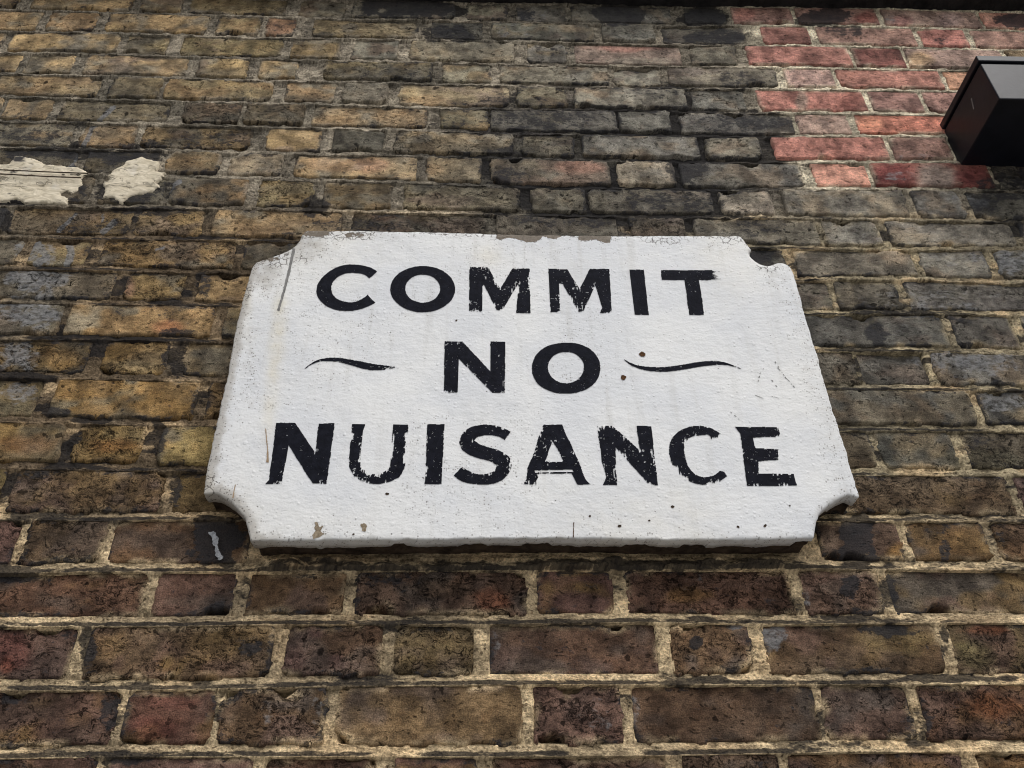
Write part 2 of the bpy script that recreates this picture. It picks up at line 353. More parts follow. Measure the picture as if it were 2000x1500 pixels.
# soft differences of firing colour: x, y, rx, ry, (display rgb), strength
TINT = [(1225, 92, 75, 8, (160, 110, 98), .8), (1250, 118, 60, 8, (128, 122, 110), .6), (1120, 325, 60, 14, (170, 108, 78), .9), (1000, 330, 40, 18, (84, 66, 56), .7),
        (1566, 194, 12, 20, (150, 128, 116), .85), (1660, 200, 22, 16, (120, 62, 54), .5), (1795, 116, 26, 18, (176, 142, 98), .95), (1830, 346, 44, 26, (142, 126, 120), .95),
        (1900, 345, 34, 26, (108, 50, 50), .9), (1745, 345, 40, 26, (126, 58, 58), .9), (1850, 38, 26, 16, (146, 122, 124), .6), (1760, 42, 24, 12, (158, 100, 100), .6),
        (1455, 30, 22, 14, (176, 112, 100), .8), (1690, 36, 22, 14, (140, 74, 66), .8), (1930, 30, 14, 14, (190, 138, 116), .8), (1700, 242, 26, 14, (205, 128, 88), .7),
        (540, 54, 28, 14, (158, 118, 92), .5), (640, 320, 60, 16, (186, 142, 98), .5), (720, 320, 40, 16, (190, 130, 96), .45), (330, 640, 30, 14, (142, 92, 60), .7),
        (250, 560, 14, 22, (124, 88, 78), .6), (1750, 500, 30, 22, (150, 116, 66), .6), (230, 870, 60, 14, (112, 78, 44), .6), (60, 870, 60, 20, (112, 74, 40), .6),
        (960, 1175, 40, 26, (104, 58, 38), .7), (860, 1150, 60, 20, (78, 60, 44), .5), (1345, 1160, 50, 16, (112, 84, 44), .5), (20, 1270, 40, 40, (90, 56, 52), .7), (10, 1300, 14, 20, (104, 58, 46), .6),
        (300, 1420, 50, 30, (90, 54, 48), .6), (340, 1370, 60, 16, (92, 58, 52), .5), (650, 1360, 30, 40, (120, 92, 52), .4), (1750, 1250, 90, 30, (112, 98, 62), .5), (1900, 1280, 40, 30, (112, 108, 72), .5),
        (1925, 1230, 50, 8, (128, 72, 44), .6), (1940, 1380, 60, 26, (108, 66, 40), .6), (1755, 1080, 26, 24, (118, 88, 46), .7), (1900, 1060, 60, 26, (116, 94, 60), .5), (1620, 1060, 20, 40, (122, 104, 92), .7),
        (120, 700, 40, 26, (130, 100, 56), .6), (130, 660, 60, 8, (84, 70, 54), .5), (260, 715, 60, 14, (122, 112, 92), .5), (205, 1260, 60, 30, (112, 88, 52), .4), (420, 1250, 60, 30, (108, 88, 52), .4),
        (1700, 545, 60, 10, (150, 118, 70), .4), (830, 200, 60, 14, (152, 116, 70), .5), (1390, 270, 60, 10, (136, 126, 96), .5), (1920, 900, 90, 24, (86, 80, 54), .5)]
def blob_sum(px, py, table, seed):
    s = np.zeros_like(px)
    wob = 0.62 * fbm(px / 30.0, py / 20.0, seed, 4, .6)
    for x, y, rx, ry, a in table:
        d = np.sqrt(((px - x) / rx) ** 2 + ((py - y) / ry) ** 2)
        s = np.maximum(s, a * (1 - sstep(0.55, 1.25, d + wob)))
    return s
def run_mask(px, py):
    s = np.zeros_like(px)
    for pts, w in RUNS:
        for (ax, ay), (bx, by) in zip(pts[:-1], pts[1:]):
            t = np.clip(((px - ax) * (bx - ax) + (py - ay) * (by - ay)) / ((bx - ax) ** 2 + (by - ay) ** 2), 0, 1)
            d = np.hypot(px - ax - t * (bx - ax), py - ay - t * (by - ay))
            s = np.maximum(s, 1.2 * (1 - sstep(w * 0.6, w * 2.2, d)))
    return s

# ------------------------------------------------------------------ the brickwork, as measured
JOINT_PX = {
    1: [(0, 17), (200, 23), (350, 26), (525, 31), (700, 37), (825, 38), (1000, 42), (1175, 45), (1300, 49), (1475, 48), (1650, 49), (1825, 54), (2000, 59)],
    2: [(0, 60), (200, 63), (350, 67), (525, 72), (700, 75), (1000, 79), (1300, 87), (1440, 87), (1650, 89), (2000, 97)],
    3: [(0, 101), (200, 104), (350, 109), (525, 113), (700, 118), (825, 120), (1000, 124), (1175, 127), (1350, 129), (1580, 131), (1825, 135)],
    4: [(0, 142), (200, 147), (350, 151), (525, 156), (700, 158), (825, 162), (1000, 165), (1175, 168), (1350, 170), (1475, 171), (1650, 173), (1825, 176)],
    5: [(0, 186), (200, 193), (350, 196), (525, 200), (700, 203), (825, 209), (1000, 210), (1175, 211), (1350, 214), (1457, 218), (1650, 219), (1825, 222)],
    6: [(0, 235), (200, 238), (350, 242), (525, 246), (700, 250), (825, 253), (1000, 257), (1175, 260), (1350, 262), (1475, 264), (1825, 264)],
    7: [(0, 286), (200, 291), (350, 292), (525, 298), (700, 300), (825, 302), (1000, 304), (1175, 310), (1300, 311), (1475, 313), (1650, 315), (1825, 314)],
    8: [(0, 338), (350, 342), (525, 347), (700, 352), (825, 355), (1000, 360), (1175, 364), (1350, 367), (1650, 367), (1825, 368), (2000, 371)],
    9: [(0, 399), (200, 402), (350, 404), (525, 406), (700, 411), (1000, 415), (1300, 420), (1475, 422), (1650, 425), (1825, 428), (2000, 432)],
    10: [(0, 459), (200, 464), (350, 464), (525, 467), (1475, 481), (1650, 484), (1825, 485), (2000, 483)],
    11: [(0, 521), (200, 523), (350, 528), (472, 530), (1562, 545), (1650, 542), (1825, 544), (2000, 550)],
    12: [(0, 586), (200, 590), (350, 591), (472, 595), (1573, 611), (1650, 609), (1825, 609), (2000, 611)],
    13: [(0, 658), (200, 658), (350, 661), (455, 665), (1600, 681), (1650, 681), (1825, 682), (2000, 688)],
    14: [(0, 731), (200, 735), (350, 738), (441, 740), (1615, 756), (1825, 757), (2000, 757)],
    15: [(0, 818), (200, 822), (350, 825), (420, 825), (1640, 834), (1825, 836), (2000, 836)],
    16: [(0, 907), (200, 911), (350, 914), (402, 914), (1667, 921), (1825, 921), (2000, 923)],
    17: [(0, 1007), (200, 1009), (350, 1007), (1685, 1011), (1825, 1011), (2000, 1012)],
    18: [(0, 1112), (200, 1107), (350, 1109), (650, 1107), (1685, 1103), (1825, 1105), (2000, 1105)],
    19: [(0, 1215), (200, 1214), (350, 1214), (525, 1210), (700, 1210), (1000, 1210), (1175, 1206), (1350, 1207), (1475, 1211), (1650, 1208), (2000, 1207)],
    20: [(0, 1338), (200, 1338), (350, 1336), (525, 1333), (700, 1329), (1000, 1327), (1350, 1327), (2000, 1326)],
    21: [(0, 1471), (200, 1466), (700, 1466), (1000, 1466), (1350, 1463), (1650, 1457), (2000, 1457)]}
BRICK_PX = {
    0: [(-60, 40), (63, 261), (276, 359), (371, 563), (584, 676), (688, 891), (909, 991), (1007, 1107), (1114, 1311), (1335, 1418), (1428, 1548), (1555, 1713), (1725, 1911), (1920, 2100)],
    1: [(-30, 79), (93, 191), (208, 408), (422, 509), (518, 577), (609, 816), (839, 944), (958, 1161), (1175, 1278), (1291, 1457), (1487, 1582), (1597, 1786), (1797, 1888), (1902, 2100)],
    2: [(-60, 7), (21, 233), (243, 329), (352, 553), (567, 665), (688, 778), (799, 1005), (1028, 1107), (1121, 1331), (1347, 1438), (1459, 1660), (1667, 1765), (1771, 1960)],
    3: [(-60, 39), (49, 144), (165, 368), (387, 485), (504, 583), (630, 846), (864, 962), (976, 1189), (1198, 1292), (1304, 1517), (1533, 1629), (1636, 1839), (1848, 1940)],
    4: [(-10, 197), (215, 313), (320, 534), (555, 655), (668, 758), (778, 996), (1009, 1107), (1121, 1341), (1350, 1456), (1480, 1690), (1699, 1800), (1807, 1960)],
    5: [(-100, 2), (5, 100), (115, 333), (355, 470), (478, 595), (609, 836), (860, 955), (958, 1205), (1208, 1310), (1328, 1550), (1557, 1660), (1672, 1875)],
    6: [(-70, 140), (157, 266), (276, 493), (520, 630), (649, 750), (771, 1003), (1019, 1122), (1136, 1366), (1379, 1487), (1510, 1732), (1740, 1855), (1868, 2090)],
    7: [(-80, 150), (165, 310), (326, 430), (450, 553), (574, 815), (832, 942), (958, 1193), (1205, 1317), (1328, 1568), (1587, 1696), (1703, 1934), (1945, 2100)],
    8: [(-60, 180), (195, 322), (333, 483), (504, 611), (630, 766), (787, 1014), (1039, 1142), (1152, 1393), (1405, 1510), (1530, 1770), (1785, 1880), (1895, 2120)],
    9: [(-120, 8), (16, 258), (266, 397), (415, 668), (684, 952), (968, 1207), (1228, 1340), (1356, 1598), (1608, 1720), (1734, 1980), (1995, 2120)],
    10: [(-80, 38), (57, 176), (195, 459), (473, 600), (1400, 1536), (1552, 1786), (1797, 1930), (1948, 2150)],
    11: [(-60, 224), (242, 361), (385, 510), (1540, 1625), (1632, 1759), (1771, 2020)],
    12: [(-150, 119), (130, 417), (437, 560), (1560, 1848), (1862, 1985), (2003, 2200)],
    13: [(-110, 175), (198, 329), (357, 560), (1590, 1673), (1678, 1815), (1825, 2100)],
    14: [(-60, 78), (101, 385), (403, 560), (1600, 1902), (1915, 2060)],
    15: [(-190, 122), (142, 280), (311, 560), (1620, 1707), (1718, 1867), (1882, 2180)],
    16: [(-150, 3), (21, 320), (336, 500), (1600, 1975), (1990, 2130)],
    17: [(-120, 33), (47, 203), (217, 490), (1597, 1760), (1772, 1930), (1945, 2250)],
    18: [(-60, 285), (299, 460), (477, 676), (694, 1030), (1046, 1200), (1222, 1550), (1564, 1720), (1735, 2080)],
    19: [(-180, 143), (166, 533), (555, 747), (767, 928), (950, 1288), (1308, 1469), (1492, 1840), (1858, 2040)],
    20: [(-140, 230), (240, 415), (428, 639), (655, 1020), (1039, 1216), (1233, 1600), (1608, 1785), (1800, 2150)],
    21: [(-120, 180), (200, 490), (507, 740), (766, 935), (958, 1311), (1335, 1530), (1545, 1890), (1915, 2100)]}
# one letter of clay colour for each brick of a course, in the same order
CLAY = {0: 'tttoaeaeekvvqs', 1: 'tgtoxokeekrvrv', 2: 'tgooeeaehorRq', 3: 'ggtgtoaaaoqry', 4: 'tootetoaervv', 5: 'ttodbtoEeEqn', 6: 'etbtktoeorvv',
        7: 'kkbaggxwesRd', 8: 'kkbobooowaek', 9: 'kbftdddoaak', 10: 'eofkkoae', 11: 'EftoEe', 12: 'Egobee', 13: 'bfobEe', 14: 'EfbEE', 15: 'bbobEc', 16: 'occbp',
        17: 'pcdpbb', 18: 'dpbdpdpE', 19: 'mcpcdccc', 20: 'mMccpdpd', 21: 'mpdpddpb'}
CLAY[12] = 'EgoEEe'
PAL = dict(t=(150, 124, 84), g=(160, 130, 86), o=(120, 106, 74), b=(100, 80, 54), d=(84, 63, 51), k=(66, 63, 60), e=(112, 107, 97), a=(134, 123, 100), p=(94, 72, 67),
           m=(82, 63, 59), M=(86, 60, 54), w=(176, 152, 112), f=(126, 100, 60), r=(166, 106, 95), R=(126, 72, 66), q=(156, 128, 118), n=(182, 108, 80), s=(186, 128, 106),
           y=(190, 138, 102), v=(152, 112, 102), x=(152, 112, 86), h=(128, 112, 100), E=(92, 88, 81), c=(96, 80, 58))
RED = set('rRqnsyvh')
CRACKY = dict(t=.45, g=.4, o=.5, b=.75, d=.8, k=.45, e=.35, a=.4, p=.7, m=.6, M=.5, w=.35, f=.85, x=.4, h=.2, E=.4, c=.8)
JX = {}
for k_, pts in JOINT_PX.items():
    a = np.array(pts, float)
    JX[k_] = at(a[:, 0], a[:, 1])
def zj(k, x):
    x = np.asarray(x, float)
    if k in JX:
        xs, zs = JX[k]
        s = 0
        for dx in (-.05, -.025, 0, .025, .05):           # ease the measured polyline
            s = s + np.interp(x + dx, xs, zs)
        return s / 5
    if k <= 0: return zj(1, x) + 0.0745 * (1 - k)
    return zj(21, x) - 0.075 * (k - 21)
K_CLAY = 0.70
BRK = {}                                                  # course -> list of (x0, x1) on the wall
for c, lst in BRICK_PX.items():
    out = []
    for (a, b) in lst:
        m_ = (a + b) / 2
        xm, _ = at(m_, 700.0)
        # height of the course middle under this brick, by a short fixed-point search
        yy = 700.0
        for _ in range(12):
            X, Z = at(m_, yy)
            zt = 0.5 * (zj(c, X) + zj(c + 1, X))
            _, yy = to_px(np.array(X), np.array(zt))
        x0, _ = at(a, yy); x1, _ = at(b, yy)
        out.append((float(x0), float(x1)))
    BRK[c] = out

wall = bpy.data.objects.new('brick_wall', None); COL.objects.link(wall)
wall.location = (0, 0, 0)
tag(wall, 'weathered brown stock brick wall with a red brick repair at the upper right', 'wall', 'thing')

def brick_arrays(x0, x1, course, clay, seed, cell=0.0035, pad=0.0045, gap=0.0046):
    x0 -= .001; x1 += .001
    L = x1 - x0
    nu = max(8, int((L + 2 * pad) / cell)); nv = max(6, int(0.070 / cell))
    u = np.linspace(0, 1, nu)[:, None] * np.ones((1, nv)); v = np.linspace(0, 1, nv)[None] * np.ones((nu, 1))
    X = (x0 - pad) + u * (L + 2 * pad)
    zt = zj(course, X) - gap; zb = zj(course + 1, X) + gap
    Z = (zb - pad) + v * (zt - zb + 2 * pad)
    # a hand-made arris: rounded rectangle with a wandering edge
    r_c = 0.004 + 0.009 * rng.random() if clay not in RED else 0.003 + 0.004 * rng.random()
    wob = 0.0030 if clay not in RED else 0.0015
    cx = 0.5 * (x0 + x1); cz = 0.5 * (zt + zb)
    tilt = rng.normal(0, 0.006)
    Xr = X - cx; Zr = Z - cz - tilt * Xr * 0.4
    hx = L / 2; hz = (zt - zb) / 2
    qx = np.abs(Xr) - (hx - r_c); qz = np.abs(Zr) - (hz - r_c)
    sdf = np.hypot(np.maximum(qx, 0), np.maximum(qz, 0)) + np.minimum(np.maximum(qx, qz), 0) - r_c
    sdf = sdf + wob * (fbm(X * 38, Z * 38, seed, 2) + 0.8 * fbm(X * 130, Z * 130, seed + 5, 2)) + 0.0006
    # broken corners and edge bites
    for _ in range(rng.integers(0, 3) if clay not in RED else rng.integers(0, 2)):
        sx = rng.choice([-1, 1]); ex = rng.random()
        bx = cx + sx * hx * (1 if ex < .5 else rng.random()); bz = cz + rng.choice([-1, 1]) * hz
        br = 0.004 + 0.009 * rng.random()
        sdf = np.maximum(sdf, br * (1 + .4 * fbm(X * 90, Z * 90, seed + 9, 2)) - np.hypot((X - bx) * 0.7, Z - bz))
    R = 0.0026
    t = np.clip(1 + sdf / R, 0, 1)
    drop = R * (1 - np.sqrt(np.maximum(0, 1 - t * t)))
    drop = drop + np.clip(sdf, 0, 0.02) * 9.0
    amp = 1.0 if clay not in RED else 0.45
    relief = amp * (0.0013 * fbm(X * 26, Z * 34, seed + 2, 3) + 0.0010 * fbm(X * 90, Z * 130, seed + 3, 3))
    if clay not in RED and rng.random() < .35:            # laminated face broken away along a crease
        ang = rng.normal(0, .35); off = rng.normal(0, .012)
        line = (Z - cz - off) - math.tan(ang) * (X - cx) + 0.010 * fbm(X * 22, Z * 8, seed + 4, 3)
        relief = relief - 0.0022 * sstep(-0.0015, 0.0015, line) * sstep(-hx, hx * .2, (X - cx) * rng.choice([-1, 1]))
    proud = rng.normal(0, 0.0013)
    Y = proud + drop - relief
    return X, Z, Y, sdf
BLOTCH = [(78, 66, 56), (126, 104, 64), (104, 99, 88), (64, 60, 54), (112, 90, 60), (96, 84, 62)]
BLOTCH_LOW = [(74, 60, 56), (112, 90, 56), (84, 72, 66), (60, 54, 52), (100, 76, 52), (84, 66, 60)]
def desat(c, s):
    l = (c * np.array([.2126, .7152, .0722])).sum(-1, keepdims=True)
    return l + (c - l) * s
def film(c, X, Z, px, py, amt):
    # grey-brown grime lying over brick and joint alike
    up = sstep(1.1, .5, np.hypot((px - 1060) / 520, (py - 170) / 300))
    f = (amt * (.62 + .16 * up) * sstep(-.05 - .25 * up, .5, fbm(X * 5, Z * 9, 900, 4, .6)))[..., None]
    f = f * np.where(py > 900, .6, 1.0)[..., None]
    g = np.where((py > 900)[..., None], lin((64, 58, 53)), lin((84, 81, 73))) / K_CLAY
    return c * (1 - f) + g * f
def clay_arrays(X, Z, clay, seed, sdf, jitter=True):
    base = np.array(PAL[clay], float)
    if jitter:
        base = base * (1 + rng.normal(0, 0.05)) + rng.normal(0, 1.5, 3)
    px, py = to_px(X, Z)
    c = np.ones(X.shape + (3,)) * np.clip(base, 20, 250)
    if clay not in RED:                                  # neighbouring bricks share a tone
        tl = np.array((136, 116, 76.)); tm = np.array((104, 101, 91.)); ml = np.array((118, 94, 56.)); mr = np.array((92, 91, 86.)); bo = np.array((90, 70, 59.))
        a = sstep(450, 900, px)[..., None]; b = sstep(350, 480, py)[..., None]; d_ = sstep(880, 1080, py)[..., None]
        zone_c = ((tl * (1 - a) + tm * a) * (1 - b) + (ml * (1 - a) + mr * a) * b) * (1 - d_) + bo * d_
        c = .74 * c + .26 * zone_c
    c = c * (1 - .12 * (sstep(1480, 1560, px) * sstep(520, 600, py))[..., None])
    lo = fbm(X * 13, Z * 22, seed + 6, 2)[..., None]
    c = c * (1 + 0.16 * lo)
    if clay not in RED:                                  # uneven firing: patches of another clay colour
        for q in range(2):
            o = np.array((BLOTCH_LOW if py.mean() > 950 else BLOTCH)[int(rng.integers(0, 6))], float)
            o = o * (.35 + .65 * base.mean() / o.mean())
            w = (.75 * sstep(.05, .45, fbm(X * 17 + 3 * q, Z * 24, seed + 40 + q * 7, 3, .6)))[..., None]
            c = c * (1 - w) + o * w
    for x, y, rx, ry, rgb, s in TINT:
        if abs(px.mean() - x) > rx * 1.6 + (px.max() - px.min()) or abs(py.mean() - y) > ry * 1.6 + 70: continue
        d = np.sqrt(((px - x) / rx) ** 2 + ((py - y) / ry) ** 2) + .3 * fbm(px / 30, py / 20, seed, 2)
        w = (s * (1 - sstep(0.5, 1.3, d)))[..., None]
        c = c * (1 - w) + np.array(rgb, float) * w
    soot_shade = blob_sum(px, py, SOOT_SHADE, 3)
    soot_shade = np.maximum(soot_shade, 0.30 * np.clip(fbm(X * 9, Z * 12, 77, 3) + .1, 0, 1) * (0 if clay in RED else 1))
    if clay not in RED:
        zone = sstep(1.05, 0.6, np.hypot((px - 1200) / 430, (py - 310) / 190))
        soot_shade = np.maximum(soot_shade, .75 * zone * sstep(-.012, -.001, sdf) * sstep(-.25, .35, fbm(X * 18, Z * 18, seed + 51, 3)))
        soot_shade = np.maximum(soot_shade, .62 * sstep(-.016, -.001, sdf) * sstep(-.1, .4, fbm(X * 16, Z * 16, seed + 50, 3)))
    pale = np.maximum(blob_sum(px, py, PALE, 5), run_mask(px, py))
    crk = np.full(X.shape, CRACKY.get(clay, 0.03) * (.3 if rng.random() < .36 else .75 + .6 * rng.random())) + 0.25 * fbm(X * 14, Z * 14, seed + 8, 2) * (0.1 if clay in RED else 1)
    c = c * (np.array([1.0, .993, .955]) if clay not in RED else np.array([1.015, .985, .92]))
    alb = film(desat(lin(c) / K_CLAY, (.76 + .16 * sstep(450, 900, py) - .32 * sstep(600, 1450, px) * sstep(1060, 860, py))[..., None] if clay not in RED else .66), X, Z, px, py, .22 if clay in RED else 1.0)
    # mortar smeared over the arrises
    sw = ((.85 if clay not in RED else .5) * sstep(-.011, -.0005, sdf) * sstep(-.05, .3, fbm(X * 24, Z * 30, seed + 60, 3, .6)))[..., None]
    alb = alb * (1 - sw) + mortar_colour(X, Z)[0] * sw
    return alb, np.stack([soot_shade, pale, np.clip(crk, 0, 1)], -1)

def mortar_colour(X, Z):
    px, py = to_px(X, Z)
    top = np.array((126, 118, 104), float); red = np.array((184, 174, 152), float); bot = np.array((180, 160, 126), float)
    lft = np.array((98, 84, 66), float); rgt = np.array((146, 134, 108), float); cen = np.array((58, 55, 53), float)
    n = fbm(X * 6, Z * 9, 91, 3)
    c = np.ones(X.shape + (3,)) * top
    def put(c, rgb, w): return c * (1 - w[..., None]) + rgb * w[..., None]
    c = put(c, cen, sstep(0.75, 0.35, np.hypot((px - 1180) / 560, (py - 330) / 230) + .25 * n))
    c = put(c, lft, sstep(380, 450, py) * sstep(900, 500, px))
    c = put(c, rgt, sstep(380, 470, py + 30 * n) * sstep(1200, 1480, px))
    edge = 1455 + 0.42 * (py - 60)
    c = put(c, red, sstep(-45, 10, px - edge) * sstep(385, 362, py))
    c = put(c, bot, sstep(900, 1120, py + 80 * n))
    pl = fbm(X * 11, Z * 30, 97, 3)
    c = c * (1 + 0.42 * pl[..., None])
    c = put(c, np.array((176, 152, 116), float), (sstep(.12, .45, pl) * sstep(380, 460, py) * .8))
    # warm smears squeezed out of the joints
    soot_shade = blob_sum(px, py, SOOT_SHADE, 3)
    sz = sstep(380, 440, py) * sstep(1150, 950, py)
    soot_shade = np.maximum(soot_shade, sz * .85 * sstep(0.0, 0.35, fbm(X * 7, Z * 40, 55, 3)) * sstep(900, 500, px))
    soot_shade = np.maximum(soot_shade, sstep(1.05, 0.6, np.hypot((px - 1200) / 430, (py - 310) / 190)) * 1.05 * sstep(-.45, .1, n))
    soot_shade = np.maximum(soot_shade, sz * .7 * sstep(0.05, 0.35, fbm(X * 7, Z * 40, 56, 3)) * sstep(1450, 1600, px))
    soot_shade = np.maximum(soot_shade, .6 * sstep(.1, .5, fbm(X * 8, Z * 30, 58, 3)) * sstep(1000, 1150, py))
    erosion = sstep(1.0, 0.5, np.hypot((px - 1200) / 430, (py - 310) / 200))
    isr = sstep(-45, 10, px - edge) * sstep(385, 362, py)
    return film(desat(lin(np.clip(c, 12, 250)) / 0.74, .92), X, Z, px, py, 1 - .85 * isr), soot_shade, erosion
n_b = 0
for c, lst in BRK.items():
    for i, (x0, x1) in enumerate(lst):
        clay = CLAY[c][i]
        seed = c * 97 + i * 13
        X, Z, Y, sdf = brick_arrays(x0, x1, c, clay, seed)
        nu, nv = X.shape
        col, fx = clay_arrays(X, Z, clay, seed, sdf)
        cx, cz = 0.5 * (x0 + x1), float(Z.mean())
        V = np.stack([X - cx, Y, Z - cz], -1).reshape(-1, 3)
        Q = grid_quads(nu, nv)
        # solid body behind the face
        idx = np.arange(nu * nv).reshape(nu, nv)
        ring = np.concatenate([idx[:, 0], idx[-1, 1:], idx[-2::-1, -1], idx[0, -2:0:-1]])
        back = V[ring].copy(); back[:, 1] = 0.06
        nb = len(ring); b0 = len(V)
        j = np.arange(nb); j2 = (j + 1) % nb
        side = np.stack([ring[j2], ring[j], b0 + j, b0 + j2], -1)
        V2 = np.concatenate([V, back])
        cc = np.concatenate([col.reshape(-1, 3), col.reshape(-1, 3)[ring]]); ff = np.concatenate([fx.reshape(-1, 3), fx.reshape(-1, 3)[ring]])
        me = mesh_from('brick', V2, np.concatenate([Q, side]), {'col': cc, 'fx': ff})
        link('brick', me, M_BRICK, wall, (cx, 0, cz))
        n_b += 1
print('bricks', n_b)

# ------------------------------------------------------------------ mortar bed behind and between the bricks
XL, XR = -2.3, 2.3
xs = np.concatenate([np.arange(XL, -1.34, 0.08), np.arange(-1.34, 1.34, 0.0048), np.arange(1.34, XR + .08, 0.08)])
offs = np.array([-13, -10, -7.5, -6, -4.2, -2.4, -.6, 1.2, 3, 4.6, 6.2, 7.6, 10, 13]) / 1000.0
rowsX, rowsZ, rowsOff, rowsC = [], [], [], []
for k_ in range(22, -1, -1):
    z = zj(k_, xs)
    for o_ in offs:
        rowsX.append(xs); rowsZ.append(z + o_); rowsOff.append(np.full_like(xs, o_)); rowsC.append((k_ if o_ < 0 else k_ - 1))
    if k_ > 0:
        zu = zj(k_ - 1, xs)
        for f_ in (0.28, 0.36, 0.44, 0.52, 0.60, 0.68, 0.76):
            rowsX.append(xs); rowsZ.append(z + (zu - z) * f_); rowsOff.append(np.full_like(xs, 9.0)); rowsC.append(k_ - 1)
X = np.array(rowsX); Z = np.array(rowsZ); OFF = np.array(rowsOff)
inside = np.full(X.shape, -1.0)                          # how far inside a brick, horizontally
for r_, c in enumerate(rowsC):
    for (x0, x1) in BRK.get(c, []):
        inside[r_] = np.maximum(inside[r_], np.minimum(X[r_] - x0, x1 - X[r_]))
under = sstep(0.004, 0.009, inside) * sstep(0.0085, 0.0115, np.abs(OFF))
mc, soot_shade, ero = mortar_colour(X, Z)
px_, py_ = to_px(X, Z)
lump = fbm(X * 55, Z * 75, 41, 3); fine = fbm(X * 160, Z * 190, 43, 2)
dep = 0.0011 + 0.0030 * lump + 0.0020 * fine + 0.0045 * ero * (0.5 + 0.8 * np.clip(fbm(X * 9, Z * 9, 44, 2) + .4, 0, 1))
bed = np.abs(OFF) < 0.009
dep = dep + np.where(bed, 0.0022 * (OFF / 0.006), 0.0010)
dep = dep - np.where(bed, 0.0022 * np.exp(-((OFF + 0.0045) / 0.0014) ** 2) * sstep(-.2, .25, fbm(X * 5, Z * 2, 46, 2)) * sstep(1150, 950, py_), 0)
dep = dep - 0.0016 * sstep(950, 1150, py_) * (0.6 + lump)
deb = sstep(1082, 1096, py_) * sstep(1116, 1106, py_) * sstep(480, 520, px_) * sstep(1640, 1600, px_)
dep = dep - deb * (0.004 + 0.014 * np.clip(fbm(X * 24, Z * 30, 49, 4, .6) + .1, 0, 1) + .004 * fine)
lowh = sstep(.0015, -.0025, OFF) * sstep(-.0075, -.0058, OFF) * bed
soot_shade = np.maximum(soot_shade, .80 * lowh * sstep(-.15, .25, fbm(X * 6, Z * 3, 48, 3)) * sstep(330, 470, py_))
Y = dep + 0.022 * under
V = np.stack([X, Y, Z], -1)
nr, nc = X.shape
FX = np.stack([np.clip(soot_shade, 0, 1.3), soot_shade * 0, soot_shade * 0], -1)
me = mesh_from('mortar', V.reshape(-1, 3), grid_quads(nr, nc)[:, ::-1], {'col': mc.reshape(-1, 3), 'fx': FX.reshape(-1, 3)})
link('mortar', me, M_MORTAR, wall)

# ------------------------------------------------------------------ the rest of the wall, outside the photograph
def plain_bricks():
    VV, QQ, CC, FF = [], [], [], []
    base = 0
    pal = ['b', 'd', 'p', 'c', 'o', 'f', 'E', 't']
    def add(x0, x1, z0, z1, code):
        nonlocal base
        w = 0.005
        pts = [(x0, .012, z0), (x1, .012, z0), (x1, .012, z1), (x0, .012, z1),
               (x0 + .001, .003, z0 + .001), (x1 - .001, .003, z0 + .001), (x1 - .001, .003, z1 - .001), (x0 + .001, .003, z1 - .001),
               (x0 + w, 0, z0 + w), (x1 - w, 0, z0 + w), (x1 - w, 0, z1 - w), (x0 + w, 0, z1 - w)]
        p = np.array(pts); p[:, 1] += rng.normal(0, .001) - .0035
        p[:, 0] += rng.normal(0, .001, 12); p[:, 2] += rng.normal(0, .001, 12)
        q = []
        for s in (0, 4):
            for i in range(4):
                j = (i + 1) % 4; q.append((s + i, s + j, s + 4 + j, s + 4 + i))
        q.append((8, 9, 10, 11))
        VV.append(p); QQ.append(np.array(q) + base); base += 12
        c = desat(lin(np.array(PAL[code]) * (.86 + rng.normal(0, .06)))[None], .7)[0] / K_CLAY
        CC.append(np.ones((12, 3)) * c)
        FF.append(np.ones((12, 3)) * np.array([.12, .1, CRACKY.get(code, .5)]))
    def run(x, xe, c, step):
        i = int(rng.integers(0, 2))
        while (x < xe) if step > 0 else (x > xe):
            L = 0.222 if i % 2 == 0 else 0.104
            a, b = (x, x + L) if step > 0 else (x - L, x)
            m_ = .5 * (a + b)
            zb, zt = float(zj(c + 1, m_)), float(zj(c, m_))
            add(a, b, zb + .0055, zt - .0055, pal[int(rng.integers(0, 8))] if c > 8 else 'toegab'[int(rng.integers(0, 6))])
            x = b + .0115 if step > 0 else a - .0115; i += 1
    for c, lst in BRK.items():
        run(max(b for _, b in lst) + .0115, 2.25, c, 1)
        run(min(a for a, _ in lst) - .0115, -2.25, c, -1)
    for c in list(range(22, 44)) + list(range(-17, -2)):
        run(-2.25 - .1 * rng.random(), 2.25, c, 1)
    me = mesh_from('plain_brickwork', np.concatenate(VV), np.concatenate(QQ), {'col': np.concatenate(CC), 'fx': np.concatenate(FF)}, smooth=False)
    o = link('plain_brickwork', me, M_BRICK, wall); o['kind'] = 'stuff'
plain_bricks()
bx = np.array([(XL, .010, 0), (XR, .010, 0), (XR, .010, float(zj(22, 0))), (XL, .010, float(zj(22, 0))), (XL, .25, 0), (XR, .25, 0), (XR, .25, Z0 + 1.2), (XL, .25, Z0 + 1.2),
               (XL, .006, Z0 + .02), (XR, .006, Z0 + .02), (XR, .006, Z0 + 1.2), (XL, .006, Z0 + 1.2)])
cq = np.array([(0, 1, 2, 3), (5, 4, 7, 6), (8, 9, 10, 11), (4, 0, 11, 7), (1, 5, 6, 10), (11, 10, 6, 7)])
me = mesh_from('wall_core', bx, cq, {'col': np.ones((12, 3)) * lin((150, 130, 100)), 'fx': np.zeros((12, 3)) + .2}, smooth=False)
link('wall_core', me, M_MORTAR, wall)

